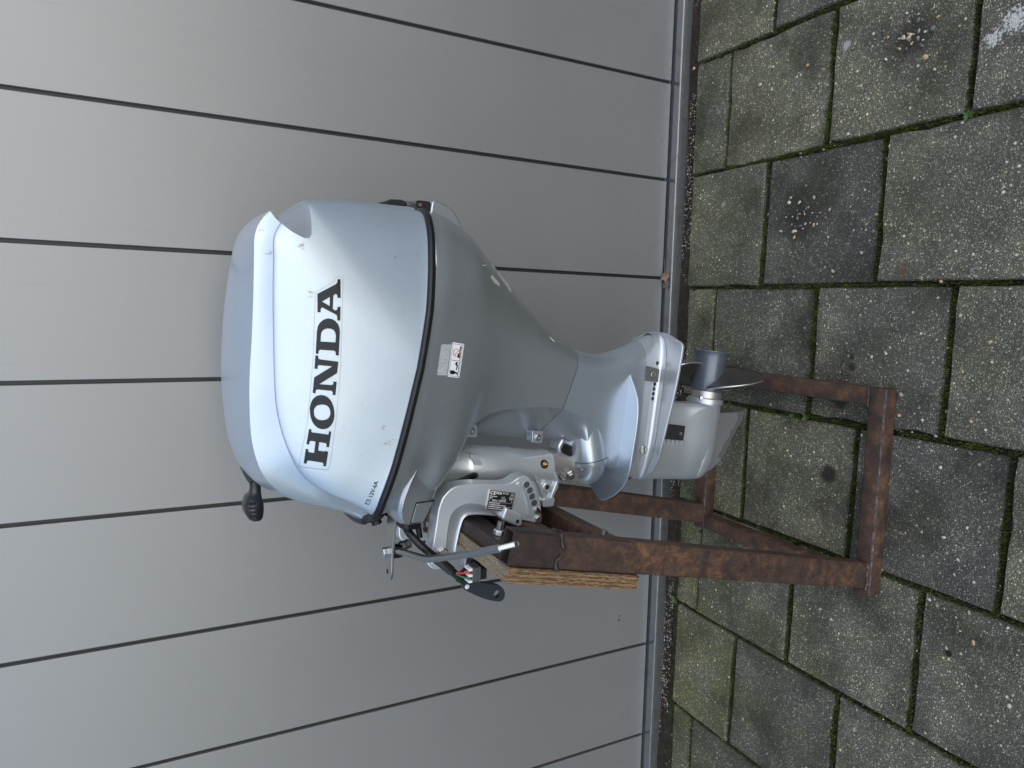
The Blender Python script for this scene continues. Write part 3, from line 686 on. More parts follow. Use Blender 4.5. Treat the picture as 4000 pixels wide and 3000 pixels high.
# --- generic shell: rows of (rear point, front point, half width ...) swept to both sides
def shell(bm, rows, nP=44, cap=True):
    """row = (xr, zr, xf, zf, w, x where rear rounding starts, n rear, x where front rounding starts, n front, zfun)"""
    lines = []
    for rw in rows:
        xr, zr, xf, zf, w_, xa, na, xb, nb = rw[:9]; zfun = rw[9] if len(rw) > 9 else None
        L = []
        for k in range(nP + 1):
            if k <= nP // 3: th = k / (nP // 3) * math.pi / 2; x = xa + (xr - xa) * math.cos(th) 
            elif k < nP - nP // 3: t = (k - nP // 3) / (nP - 2 * (nP // 3)); x = xa + (xb - xa) * t
            else: th = (k - (nP - nP // 3)) / (nP // 3) * math.pi / 2; x = xb + (xf - xb) * math.sin(th)
            if x > xa: y = w_ * max(0, 1 - ((x - xa) / (xr - xa)) ** na) ** (1 / na)
            elif x < xb: y = w_ * max(0, 1 - ((xb - x) / (xb - xf)) ** nb) ** (1 / nb)
            else: y = w_
            t = (xr - x) / (xr - xf); z = zr + (zf - zr) * t
            if zfun: z = zfun(x)
            L.append((x, y, z))
        L[0] = (L[0][0], 0, L[0][2]); L[-1] = (L[-1][0], 0, L[-1][2])
        lines.append(L)
    vr = []
    for L in lines:
        a = [bm.verts.new((x, YC - y, z)) for x, y, z in L]
        b = [bm.verts.new((x, YC + y, z)) for x, y, z in L[1:-1]]
        vr.append(a + b[::-1])
    n = len(vr[0])
    for A, B in zip(vr, vr[1:]):
        for i in range(n): bm.faces.new((A[i], A[(i + 1) % n], B[(i + 1) % n], B[i]))
    if cap: bm.faces.new(vr[0]); bm.faces.new(vr[-1][::-1])
    return bm
def interp_rows(rows, k):
    """smooth extra rows between the given ones (Catmull-Rom on every number)"""
    A = np.array([r[:9] for r in rows], float); out = []
    for i in range(len(A) - 1):
        p0, p1, p2, p3 = A[max(0, i - 1)], A[i], A[i + 1], A[min(len(A) - 1, i + 2)]
        for j in range(k):
            t = j / k; out.append(tuple(.5 * ((2 * p1) + (p2 - p0) * t + (2 * p0 - 5 * p1 + 4 * p2 - p3) * t * t + (3 * p1 - p0 - 3 * p2 + p3) * t ** 3)))
    out.append(tuple(A[-1])); return out

# --- lower cover, from the seam down to the top of the leg
base = (.203, .950, -.311, 1.0535, .1655, .02, 2.25, -.06, 3.0)
rows = [(.205, .940, -.311, 1.040, .1665, .02, 2.25, -.06, 3.0),
        (.202, .918, -.309, 1.020, .1645, .02, 2.25, -.06, 2.9),
        (.192, .893, -.300, .985, .158, .02, 2.2, -.08, 2.7),
        (.174, .863, -.285, .946, .147, .02, 2.2, -.14, 3.0),
        (.135, .820, -.225, .911, .131, -.01, 2.1, -.165, 3.6),
        (.099, .781, -.196, .891, .117, -.03, 2.1, -.150, 1.7),
        (.068, .750, -.186, .868, .105, -.045, 2.05, -.138, 1.15),
        (.044, .722, -.186, .842, .095, -.055, 2.0, -.133, 1.0),
        (.012, .690, -.192, .805, .084, -.06, 2.0, -.132, 1.0),
        (-.010, .655, -.198, .758, .074, -.065, 2.0, -.133, 1.0),
        (-.026, .628, -.206, .695, .0660, -.07, 2.0, -.139, 1.0)]
rr2 = interp_rows(rows, 5)
def seam_row(w_, dz, f): return (.204 * f, .95, -.3115 * f, 1.05, w_, .02, 2.25, -.06, 3.0, lambda x, d=dz: seam_z(x) - d)
top = [seam_row(.1640, .007, 1.0), seam_row(.1665, .0105, 1.004)]
def z0(r): return lambda x: r[1] + (r[3] - r[1]) * (r[0] - x) / (r[0] - r[2])
body = [r + (z0(r),) for r in rr2]
# first body rows keep the bend of the seam, fading out downwards
def bend(r, amt):
    zl = z0(r); sl = lambda x: seam_z(x) - (.952 + (1.0565 - .952) * (.204 - x) / (.204 + .312))
    return r[:9] + ((lambda x: zl(x) + sl(x) * amt),)
body = [bend(r, max(0, 1 - i / 8)) for i, r in enumerate(rr2)]
bm = shell(bm_new(), top + body, 54)
bmesh.ops.recalc_face_normals(bm, faces=bm.faces[:]); bvh_case = BVHTree.FromBMesh(bm)
lower_cover = mesh_obj('lower_cover', bm, 'case_silver', motor, sharp=30)

# warning label with its two pictograms, and the glue ghost of an old label
def on_case(loops, mat, name, parent, off): return mesh_obj(name, drape(fill2d(loops), bvh_case, off, .008), mat, parent, sharp=60)
lab = [(-.0115, .9335), (-.0150, .9105), (-.0685, .9175), (-.0655, .9405)]
plate_l = on_case([rrect(lab, .0022)], 'label_white', 'warning_label', motor, .0006)
lo, lu, lv = Vector(lab[2]), (Vector(lab[1]) - Vector(lab[2])), (Vector(lab[3]) - Vector(lab[2]))
def L2(a, b): p = lo + lu * a + lv * b; return (p.x, p.y)
def frame_loops(a0, b0, a1, b1, t, t2): return [[L2(a0, b0), L2(a1, b0), L2(a1, b1), L2(a0, b1)], [L2(a0 + t, b0 + t2), L2(a0 + t, b1 - t2), L2(a1 - t, b1 - t2), L2(a1 - t, b0 + t2)]]
on_case(frame_loops(.03, .07, .97, .93, .008, .018), 'letter_black', 'border', plate_l, .0009)
picto = [[L2(.49, .07), L2(.50, .07), L2(.50, .93), L2(.49, .93)], [L2(.05, .17), L2(.47, .17), L2(.47, .22), L2(.05, .22)], [L2(.53, .17), L2(.95, .17), L2(.95, .22), L2(.53, .22)],
         [L2(.10, .48), L2(.20, .48), L2(.20, .84), L2(.16, .88), L2(.10, .86), L2(.08, .6)], [L2(.12, .25), L2(.15, .25), L2(.17, .48), L2(.11, .48)], [L2(.09, .25), L2(.12, .25), L2(.12, .32), L2(.09, .30)],
         [L2(.22, .33), L2(.40, .33), L2(.40, .39), L2(.22, .39)], [L2(.34, .28), L2(.45, .28), L2(.455, .46), L2(.43, .52), L2(.36, .50)],
         [L2(.58, .24), L2(.70, .25), L2(.70, .42), L2(.64, .46), L2(.58, .40)], [L2(.70, .27), L2(.88, .25), L2(.88, .30), L2(.70, .34)], [L2(.86, .24), L2(.90, .24), L2(.90, .36), L2(.87, .34)]]
on_case(picto, 'letter_black', 'pictogram', plate_l, .0010)
cc = [(.72 + .115 * math.cos(t), .55 + .29 * math.sin(t)) for t in np.linspace(0, 2 * math.pi, 30)[:-1]]
ci = [(.72 + .103 * math.cos(t), .55 + .258 * math.sin(t)) for t in np.linspace(0, 2 * math.pi, 30)[:-1]]
on_case([[L2(*p) for p in cc], [L2(*p) for p in ci]], 'label_red', 'prohibition_ring', plate_l, .0012)
on_case([[L2(.64, .77), L2(.632, .74), L2(.80, .33), L2(.808, .36)]], 'label_red', 'prohibition_bar', plate_l, .0013)
gh = [(-.014 + random.uniform(-.001, .001), .9540), (-.0150, .9345), (-.0395, .9385), (-.0635, .9415), (-.0620, .9600), (-.038, .9570)]
on_case([gh], 'residue', 'glue_residue', lower_cover, .0003)
for poly in ([(.1105, .812), (.104, .8165), (.096, .8130), (.0885, .806), (.0805, .7990), (.0735, .7945), (.0700, .7880), (.0735, .7865), (.0790, .7860), (.0840, .7840), (.0875, .7850), (.0935, .7915), (.100, .797), (.105, .803)], [(.119, .826), (.113, .829), (.108, .823), (.104, .8185), (.110, .8150), (.115, .819)], [(.098, .842), (.0920, .848), (.084, .838), (.079, .826), (.0825, .8215), (.089, .828), (.094, .834)]):
    on_case([poly], 'scuff', 'scuff_mark', lower_cover, .0003)
on_case([[(.112, .866), (.1108, .866), (.1118, .855), (.113, .855)]], 'label_white', 'scratch', lower_cover, .0004)
# drain slit at the rear edge
on_case([[(-.006, .700), (-.0085, .694), (-.014, .687), (-.0165, .686), (-.0135, .692)]], 'label_white', 'drain_slit', lower_cover, .0006)

# rounded chin that carries the steering grommet
CH = [(-.150, .955, .888, .149, .120), (-.172, .972, .899, .1495, .1195), (-.190, .9845, .907, .149, .119), (-.210, .9945, .9145, .1475, .1180), (-.235, 1.0045, .925, .1430, .1165), (-.260, 1.0115, .9345, .1370, .1145), (-.280, 1.0135, .944, .1305, .1125), (-.295, 1.0105, .9525, .1245, .1105), (-.3055, 1.004, .958, .119, .109), (-.3115, .990, .961, .114, .107)]
def chin_ring(x, zt, zb, wt, wb):
    pts = []; h = zt - zb
    def side(sg):
        out = [(sg * wt * .55, zt - .002), (sg * wt * .86, zt - .003), (sg * wt * .955, zt - .006), (sg * wt * .985, zt - .012)]
        out += [(sg * (wt + (wb - wt) * f), zt + (zb - zt) * f) for f in (.3, .5, .7, .86)] + [(sg * wb * .985, zb + .004), (sg * wb * .95, zb + .001), (sg * wb * .5, zb + .001)]
        return out
    L_, R_ = side(-1), side(1)
    return [Vector((x + .010 * max(0, (zt - z) / h - .0) * (x < -.27) * -.35, YC + y, z)) for y, z in L_ + R_[::-1]]
mesh_obj('chin_housing', rings(bm_new(), [chin_ring(*q) for q in CH]), 'case_silver', motor, sharp=36)
def chin_y(x, z):
    i = np.interp(-x, [-q[0] for q in CH], range(len(CH))); g = lambda k_: float(np.interp(i, range(len(CH)), [q[k_] for q in CH]))
    zt, zb, wt, wb = g(1), g(2), g(3), g(4); return YC - (wt + (wb - wt) * min(1, max(0, (zt - z) / (zt - zb))))
def on_chin(name, poly, out, mat):
    b_ = fill2d([poly])
    for ax in (0, 1):
        for c_ in np.arange(-.4, 1.2, .005):
            bmesh.ops.bisect_plane(b_, geom=b_.verts[:] + b_.edges[:] + b_.faces[:], plane_co=(c_ if ax == 0 else 0, c_ if ax else 0, 0), plane_no=(1 - ax, ax, 0))
    for v_ in b_.verts: v_.co = Vector((v_.co.x, chin_y(v_.co.x, v_.co.y) - out, v_.co.y))
    o_ = mesh_obj(name, b_, mat, motor, sharp=50, recalc=False)
    md = o_.modifiers.new('thick', 'SOLIDIFY'); md.thickness = .003; md.offset = 0; return o_
on_chin('gap_line', [(-.2705, .9770), (-.3075, .9835), (-.3110, .9590), (-.2905, .9505), (-.2725, .9415)], .0002, 'dark_gap')
on_chin('cover_plate', rrect([(-.2728, .9755), (-.3062, .9815), (-.3102, .9600), (-.2912, .9520), (-.2748, .9438)], .002), .0012, 'case_silver')
mesh_obj('grommet', rings(bm_new(), [[Vector((q.x - dx_, YC + (q.y - YC) * sc2, .9775 + (q.z - .9775) * sc2)) for q in chin_ring(-.3125, .9985, .959, .1165, .1080)] for dx_, sc2 in ((-.005, 1.0), (.001, 1.03), (.0038, 1.02), (.0048, .96))]), 'rubber', motor, sharp=40)
# rubber flush cap under the front of the seam
bm = bm_new(); lathe(bm, (-.318, -.525, 1.013), (-.9, -.15, -.28), [(-.012, .020), (0, .020), (.005, .019), (.009, .012), (.010, .009), (.016, .009), (.017, .006)], 22)
mesh_obj('flush_cap', bm, 'rubber', motor)
# rear latch
bm = plate(bm_new(), [(.203, 1.0200), (.209, 1.0110), (.2115, 1.0020), (.2155, 0.9930), (.2165, 0.9740), (.214, 0.9670), (.2095, 0.9630), (.2055, 0.9670), (.2055, 0.9930)], -.540, -.485)
latch = mesh_obj('latch', bm, 'black_plastic', motor, bevel=.0025)
mesh_obj('latch_wire', tube(bm_new(), [(.2145, -.534, 0.9700), (.2150, -.534, 0.9530), (.2145, -.534, 0.9400), (.2145, -.495, 0.9400), (.2150, -.495, 0.9530), (.2145, -.495, 0.9700)], .0014, 8), 'steel', latch)
keeper = mesh_obj('latch_keeper', plate(bm_new(), rrect([(.203, 0.9520), (.212, 0.9530), (.2175, 0.9490), (.2170, 0.9260), (.2030, 0.9240)], .003), -.545, -.48), 'black_plastic', motor, bevel=.002)
mesh_obj('rivet', lathe(bm_new(), (.2095, -.545, 0.9440), (0, -1, 0), [(-.002, .0034), (.001, .0034), (.0020, .0022)], 16), 'copper_rust', keeper)
# rounded outlet hood on the rear of the lower cover
hood = [(.190, 0.9300), (.2005, 0.9265), (.2165, 0.9245), (.2188, 0.9190), (.2165, 0.9070), (.210, 0.8920), (.200, 0.8810), (.188, 0.8730), (.172, 0.8660), (.16, 0.8780), (.17, 0.9080)]
mesh_obj('outlet_hood', plate(bm_new(), hood, -.548, -.47), 'case_silver', motor, bevel=.004, bseg=3)

# --- leg: extension case with splash plate and front mount housing
rows = [(-.0270, .6265, -.2055, .693, .0655, -.07, 2.0, -.140, 1.0),
        (-.036, .600, -.209, .655, .0600, -.075, 2.0, -.152, 1.05),
        (-.0425, .566, -.214, .624, .0545, -.08, 2.0, -.165, 1.8),
        (-.0425, .548, -.232, .607, .0515, -.08, 2.0, -.200, 2.6),
        (-.0400, .530, -.262, .585, .0490, -.08, 2.0, -.236, 4.5),
        (-.0345, .507, -.266, .555, .0465, -.075, 2.0, -.240, 4.5),
        (-.0250, .480, -.280, .520, .0440, -.07, 2.0, -.225, 2.6),
        (-.0165, .458, -.298, .478, .0415, -.07, 2.0, -.200, 2.0)]
bm = shell(bm_new(), interp_rows(rows, 5), 54)
leg = mesh_obj('extension_case', bm, 'leg_silver', motor, sharp=30)
zs = lambda x: .53 - .1 * (x + .34)
sp_half = [(-.050, .018), (-.058, .028), (-.084, .048), (-.104, .064), (-.127, .079), (-.152, .085), (-.181, .0865), (-.224, .0845), (-.262, .082), (-.285, .076), (-.305, .064), (-.325, .042), (-.340, .016), (-.346, 0)]
sp = [(x, YC - y) for x, y in sp_half] + [(x, YC + y) for x, y in sp_half[-2::-1]]
mesh_obj('splash_plate', plate_z(bm_new(), [(p.x, p.y) for p in crom([(a, b, 0) for a, b in sp], 4, True)], zs, .0055), 'leg_silver', motor, bevel=.0018, bseg=3)
# mount housing: drum with a bolted rounded cover
ax = Vector((-.985, 0, -.17))
bm = bm_new()
def drum_ring(t, w_, h0, h1, n=28):
    o = Vector((-.205, YC, .5865)) + ax * t; out = []
    for i in range(n):
        a = 2 * math.pi * i / n; ca, sa = math.cos(a), math.sin(a); y = w_ * math.copysign(abs(ca) ** .8, ca); h = (h1 if sa > 0 else h0) * math.copysign(abs(sa) ** .8, sa)
        out.append(o + Vector((0, y, 0)) + Vector((-.17, 0, .985)) * h)
    return out
rings(bm, [drum_ring(t, w_, a, b) for t, w_, a, b in ((-.03, .050, .036, .032), (.02, .056, .039, .036), (.038, .0575, .040, .038), (.0425, .0575, .040, .038))])
mesh_obj('mount_housing', bm, 'leg_silver', motor, sharp=30)
bm = bm_new(); rings(bm, [drum_ring(t, w_, a, b) for t, w_, a, b in ((.0437, .0605, .0425, .0405), (.0520, .0605, .0425, .0405), (.0535, .060, .042, .040), (.0550, .0530, .035, .035), (.064, .0525, .034, .0345), (.078, .0475, .0295, .031), (.090, .037, .022, .024), (.0985, .022, .013, .014), (.101, .004, .003, .003))])
mc = mesh_obj('mount_cover', bm, 'leg_silver', motor, sharp=34)
for y, h in ((-.548, .028), (-.548, -.031), (-.47, .028)):
    o_ = Vector((-.205, y, .5865)) + ax * .054 + Vector((-.17, 0, .985)) * h
    mesh_obj('bolt', hexbolt(bm_new(), o_, ax, .0058, .005), 'steel', mc, smooth=False)
# dark wedge cavity between the mount and the pivot collar
mesh_obj('mount_bumper', plate(bm_new(), [(-.205, .640), (-.222, .650), (-.236, .648), (-.250, .618), (-.244, .606), (-.215, .612)], -.530, -.49), 'case_silver', motor, bevel=.006)
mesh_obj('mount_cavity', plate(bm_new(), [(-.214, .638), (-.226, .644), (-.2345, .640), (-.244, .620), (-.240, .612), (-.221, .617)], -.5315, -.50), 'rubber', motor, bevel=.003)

# bolts and lugs on the nose of the leg
for x, z, y in ((-.1745, .8465, -.552), (-.1945, .7085, -.548)):
    lug = mesh_obj('lug', plate(bm_new(), rrect([(x + .012, z + .012), (x - .011, z + .011), (x - .013, z - .011), (x + .010, z - .012)], .004), y - .004, y + .02), 'leg_silver', motor, bevel=.002)
    bm = bm_new(); lathe(bm, (x - .001, y - .004, z), (0, -1, 0), [(-.002, .0062), (.003, .0062), (.0042, .0050), (.0042, .0026), (.0018, .0024)], 20)
    mesh_obj('socket_screw', bm, 'steel', lug)

# --- gearcase, anti-ventilation plate, skeg
zc_ = lambda x: .405 - .105 * x
rows = [(-.0160, .4572, -.2985, .4775, .0412, -.07, 2.0, -.200, 2.0),
        (-.0070, .436, -.303, .460, .0375, -.07, 2.0, -.200, 2.0),
        (.0005, .415, -.307, .442, .0300, -.06, 2.0, -.200, 1.9),
        (.0010, .402, -.310, .430, .0255, -.06, 2.0, -.200, 1.9)]
bm = shell(bm_new(), interp_rows(rows, 4), 44)
shell(bm, interp_rows([(-.141, .405, -.311, .428, .0245, -.19, 2.2, -.225, 1.8), (-.143, .37, -.314, .38, .0240, -.19, 2.2, -.225, 1.8), (-.146, .335, -.318, .338, .0265, -.19, 2.3, -.225, 1.9), (-.148, .305, -.321, .312, .0315, -.17, 2.6, -.23, 1.9), (-.150, .285, -.322, .292, .0342, -.16, 3.0, -.23, 1.9), (-.150, .262, -.3225, .275, .0348, -.16, 3.0, -.23, 1.9), (-.151, .246, -.320, .262, .0300, -.16, 2.6, -.23, 1.9), (-.153, .238, -.316, .256, .0200, -.16, 2.4, -.23, 1.9)], 4), 44)
axp = Vector((.9945, 0, -.1045)); gp = Vector((-.23, YC, .2685))
lathe(bm, gp, axp, [(-.093, .002), (-.090, .010), (-.082, .0185), (-.068, .026), (-.05, .0315), (-.025, .0345), (.02, .0350), (.06, .0350), (.071, .0352), (.0775, .0345)], 36)
gear = mesh_obj('gearcase', bm, 'gear_silver', motor, sharp=38)
sk = [(-.160, .245), (-.176, .236), (-.1755, .217), (-.1765, .190), (-.1765, .166), (-.1735, .1445), (-.193, .1475), (-.217, .1650), (-.251, .1855), (-.289, .2085), (-.306, .2345), (-.314, .262), (-.25, .27)]
mesh_obj('skeg', plate(bm_new(), sk, YC - .0048, YC + .0048), 'skeg_shaded_worn', motor, bevel=.003, bseg=2)
we = [(-.1725, .1432), (-.1775, .166), (-.1830, .1665), (-.1900, .1615), (-.1990, .1690), (-.2100, .1735), (-.2190, .1835), (-.2330, .1870), (-.2440, .2000), (-.2600, .2060), (-.2730, .2160), (-.2790, .2120), (-.2835, .2035), (-.2515, .1848), (-.217, .1643), (-.1935, .1466)]
mesh_obj('worn_edge', plate(bm_new(), we, YC - .0056, YC + .0056), 'anode', motor, bevel=.001)
av_half = [(.0025, .003), (.0020, .020), (-.0005, .037), (-.0080, .058), (-.0138, .075), (-.0175, .0815), (-.0230, .0850), (-.0452, .0850), (-.075, .083), (-.1041, .0805), (-.1439, .0755), (-.1777, .0695), (-.2162, .0636), (-.2550, .0570), (-.2830, .0430), (-.3010, .020), (-.310, .004)]
av = [(x, YC - y) for x, y in av_half] + [(x, YC + y) for x, y in av_half[-2::-1]]
avp = mesh_obj('anti_ventilation_plate', plate_z(bm_new(), av, zc_, .006), 'gear_silver', motor, bevel=.002, bseg=3)
# soft root between fairing and plate
def fill_rows(): 
    out = []
    for dz, w_, e in ((.022, .0300, -.001), (.010, .0318, -.001), (.004, .0350, -.0005), (.0006, .0430, -.0005)):
        out.append((.0015 + e, zc_(0) + dz, -.309 - e, zc_(-.31) + dz, w_, -.06, 2.0, -.20, 1.9))
    return out
root = mesh_obj('plate_root', shell(bm_new(), interp_rows(fill_rows(), 4), 44, False), 'gear_silver', motor, sharp=50)
def ysurf(x, z, rows_): return YC - .041
# square anode with its bolt, drain holes, screw
an = [(-.0640, .4620), (-.0710, .4285), (-.0985, .4310), (-.0935, .4635)]
anode = mesh_obj('anode', plate(bm_new(), rrect(an, .003), -.5545, -.53), 'anode', motor, bevel=.0012)
mesh_obj('anode_bolt', hexbolt(bm_new(), (-.0815, -.5545, .4470), (0, -1, 0), .0066, .004), 'steel', anode, smooth=False)
gb = bmesh.new()
for o_ in (gear, root, avp):
    t_ = o_.data.copy(); t_.transform(Matrix.Translation(Vector(motor['_o']))); gb.from_mesh(t_); bpy.data.meshes.remove(t_)
bvh_gear = BVHTree.FromBMesh(gb); gb.free()
for x, z in ((-.0600, .4255), (-.1030, .4300), (-.1130, .4313), (-.1230, .4325), (-.1330, .4337)):
    mesh_obj('drain_hole', drape(fill2d([circ2(x, z, .0043, 16)]), bvh_gear, .0005, 0), 'dark_gap', gear, smooth=False)
bm = bm_new(); lathe(bm, (-.2375, -.5490, .4560), (0, -.96, .28), [(-.01, .0088), (.0010, .0088), (.0024, .0070)], 20)
sc_ = mesh_obj('level_screw', bm, 'steel', gear)
bm = bm_new(); quad_box(bm, -.2440, -.2310, -.5522, -.5500, .4546, .4566); mesh_obj('screw_slot', bm, 'dark_gap', sc_, smooth=False)
# water intake screen with its lead-in grooves
gr = mesh_obj('water_intake', plate(bm_new(), rrect([(-.1875, .398), (-.1960, .3370), (-.2275, .3410), (-.2195, .402)], .002), -.5375, -.51), 'dark_gap', motor)
bm = bm_new()
for i in range(11):
    t = (i + .5) / 11; a = Vector((-.1885, -.5378, .395)).lerp(Vector((-.1965, -.5378, .3385)), t); b = Vector((-.2195, -.5378, .399)).lerp(Vector((-.2265, -.5378, .3425)), t); rod(bm, a, b, .0006, 6)
for i in range(5):
    t = (i + .5) / 5; a = Vector((-.1885, -.538, .395)).lerp(Vector((-.2195, -.538, .399)), t); b = Vector((-.1965, -.538, .3385)).lerp(Vector((-.2265, -.538, .3425)), t); rod(bm, a, b, .0005, 6)
stuff(mesh_obj('screen_wires', bm, 'rubber', gr))
mesh_obj('screen_screw', lathe(bm_new(), (-.2120, -.5375, .349), (0, -1, 0), [(-.002, .0042), (.001, .0042), (.002, .003)], 14), 'anode', gr)
for i in range(6):
    z = .398 - i * .0115; x = -.2205 - i * .0013; L = .017 + (.016 if i == 5 else 0); bm = bm_new()
    v_ = [bm.verts.new(p) for p in ((x, -.5345, z + .0018), (x, -.5345, z - .0018), (x - L, -.5335, z - .001), (x, -.5395, z))]
    for f in ((0, 1, 3), (1, 2, 3), (2, 0, 3), (0, 2, 1)): bm.faces.new([v_[q] for q in f])
    mesh_obj('intake_rib', bm, 'bare_edge', gr, smooth=False)

# --- propeller
pc = Vector((-.0895, YC, .2536))
prop = bpy.data.objects.new('propeller', bpy.data.meshes.new('propeller'))
bm = bm_new()
lathe(bm, pc, axp, [(-.037, .0325), (-.030, .0350), (-.012, .0352), (.010, .0350), (.026, .0345), (.0262, .0350), (.038, .0350), (.045, .0368), (.0505, .0400), (.0515, .0398), (.0505, .0375), (.030, .032), (.0, .030)], 40, False)
prop = mesh_obj('propeller', bm, 'prop_grey', motor)
bm = bm_new(); lathe(bm, pc, axp, [(-.064, .0325), (-.059, .0330), (-.0588, .0315), (-.055, .0315), (-.0548, .0335), (-.050, .0335), (-.0498, .032), (-.036, .0325), (-.034, .030)], 36)
mesh_obj('thrust_washer', bm, 'bare_edge', prop)
bm = bm_new(); lathe(bm, gp, axp, [(.0775, .0365), (.078, .0385), (.0880, .0385), (.0895, .037), (.090, .034)], 36)
mesh_obj('bearing_carrier', bm, 'gear_silver', motor)
mesh_obj('bolt', hexbolt(bm_new(), gp + axp * .0895 + Vector((0, -.018, .030)), axp, .0052, .007), 'steel', motor, smooth=False)
_, eu, ev = frame(axp)
dn = Vector((0, 0, -1)) - axp * Vector((0, 0, -1)).dot(axp); dn.normalize(); tw = axp.cross(dn)
if tw.y > 0: tw = -tw           # dn = down, tw = towards the camera
for k_ in range(3):
    th0 = R(92 + 120 * k_); bm = bm_new(); nr, nc = 14, 10; g = []
    for i in range(nr + 1):
        f = i / nr; r = .030 + (.120 - .030) * f
        ch = R(92) * max(0, 1 - f ** 3.0) ** .6 * (1 - .12 * f); skew = R(-26) * f ** 1.3
        row = []
        for j in range(nc + 1):
            q = j / nc - .5; th = th0 + skew + ch * q
            xo = -.030 * (th - th0) * 1.15 - .010 * f ** 1.5 - .001
            p = pc + axp * (xo - .004) + (dn * math.cos(th) + tw * math.sin(th)) * r; row.append(bm.verts.new(p))
        g.append(row)
    for i in range(nr):
        for j in range(nc): bm.faces.new((g[i][j], g[i + 1][j], g[i + 1][j + 1], g[i][j + 1]))
    bl = mesh_obj('blade', bm, 'blade_metal', prop, sharp=60)
    bl.data.materials.append(M['bare_edge'])
    md = bl.modifiers.new('thick', 'SOLIDIFY'); md.thickness = .0032; md.offset = 0; md.material_offset_rim = 1

# --- swivel bracket with its pivot tube
bm = bm_new(); a = Vector((-.2420, YC, .890)); b = Vector((-.2660, YC, .6625)); d = (b - a).normalized()
lathe(bm, a, d, [(0, .031), (.002, .0345), (.044, .0345), (.049, .0365), (.054, .0385), (.140, .0385), (.148, .0365), (.215, .0365), (.226, .0358), (.2285, .0335)], 36)
swivel = mesh_obj('swivel_bracket', bm, 'bracket_silver', motor, sharp=30)
web = [(-.2320, .672), (-.2380, .6655), (-.2500, .6625), (-.2820, .6490), (-.3000, .6490), (-.3320, .6665), (-.3290, .6930), (-.306, .7030), (-.276, .7200), (-.2730, .78), (-.2700, .85), (-.25, .86), (-.236, .80)]
mesh_obj('web', plate(bm_new(), web, -.5395, -.4805), 'bracket_silver', swivel, bevel=.005, bseg=3)
for p0, p1, r_ in (((-.2640, .7105), (-.2825, .7000), .0034), ((-.2825, .7000), (-.3180, .6835), .0034), ((-.2680, .6640), (-.2865, .6575), .0034), ((-.2865, .6575), (-.3200, .6715), .0034), ((-.2555, .7290), (-.2690, .7220), .0032)):
    mesh_obj('rib', rod(bm_new(), (p0[0], -.5415, p0[1]), (p1[0], -.5410, p1[1]), r_ * 1.3, 10), 'bracket_silver', swivel)
mesh_obj('foot_lug', plate(bm_new(), rrect([(-.3180, .6920), (-.3160, .6640), (-.3330, .6660), (-.3330, .6900)], .004), -.549, -.47), 'bracket_silver', swivel, bevel=.004)
bm = bm_new(); lathe(bm, (-.2955, -.5395, .6800), (0, -1, 0), [(0, .0110), (.006, .0100), (.007, .0085), (.007, .0050), (.002, .0045)], 24)
mesh_obj('boss', bm, 'bracket_silver', swivel)
mesh_obj('bore', lathe(bm_new(), (-.2955, -.5435, .6800), (0, -1, 0), [(0, .0046), (.0008, .0046)], 16), 'dark_gap', swivel, smooth=False)
bm = bm_new(); lathe(bm, (-.2505, -.5420, .6875), (.25, -1, 0), [(-.006, .0085), (.0030, .0085), (.0035, .0070)], 20)
mesh_obj('nipple_recess', bm, 'dark_gap', swivel)
bm = bm_new(); hexbolt(bm, (-.2500, -.5440, .6875), (.1, -1, -.05), .0056, .004); lathe(bm, (-.2496, -.548, .6873), (.1, -1, -.05), [(0, .003), (.003, .003), (.004, .0018), (.0055, .0024), (.007, .0012)], 12)
mesh_obj('grease_nipple', bm, 'brass', swivel)
mesh_obj('upper_pocket', plate(bm_new(), rrect([(-.2180, .8440), (-.2500, .8330), (-.2500, .8150), (-.2220, .8280)], .004), -.5475, -.53), 'bracket_silver', swivel, bevel=.004, bseg=3)
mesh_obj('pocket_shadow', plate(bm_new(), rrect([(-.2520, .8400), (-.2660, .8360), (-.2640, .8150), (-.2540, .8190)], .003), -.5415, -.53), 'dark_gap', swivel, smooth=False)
mesh_obj('gusset', plate(bm_new(), [(-.206, .868), (-.246, .853), (-.262, .830), (-.282, .874), (-.276, .903), (-.240, .893)], -.542, -.478), 'bracket_silver', motor, bevel=.002)
bm = bm_new(); rod(bm, (-.216, YC, .915), (-.236, YC, .866), .026, 24)
mesh_obj('steering_shaft', bm, 'cast_metal', motor)
mesh_obj('cable_loop', tube(bm_new(), crom([(-.262, -.53, .822), (-.258, -.548, .836), (-.262, -.553, .854), (-.272, -.548, .876), (-.29, -.53, .89)], 6), .006, 10), 'rubber', motor)
bm = bm_new(); rod(bm, (-.2570, YC, .668), (-.2650, YC, .602), .0285, 28)
collar = mesh_obj('pivot_collar', bm, 'cast_metal', motor)
mesh_obj('clamp_ear', plate(bm_new(), rrect([(-.2560, .650), (-.2580, .622), (-.2820, .602), (-.2940, .610), (-.2900, .638), (-.2740, .654)], .004), -.5370, -.48), 'cast_metal', collar, bevel=.003)
bm = bm_new(); hexbolt(bm, (-.2750, -.5370, .6260), (-.25, -.95, .1), .0098, .008); hexbolt(bm, (-.2750 - .0024, -.5370 - .0076, .6260 + .0008), (-.25, -.95, .1), .0074, .006)
mesh_obj('bolt', bm, 'steel', collar, smooth=False)
mesh_obj('cotter_pin', tube(bm_new(), crom([(-.2665, -.542, .652), (-.2705, -.553, .648), (-.2775, -.557, .644), (-.2840, -.553, .644), (-.279, -.547, .649), (-.268, -.545, .650)], 5), .0010, 8), 'steel', collar)

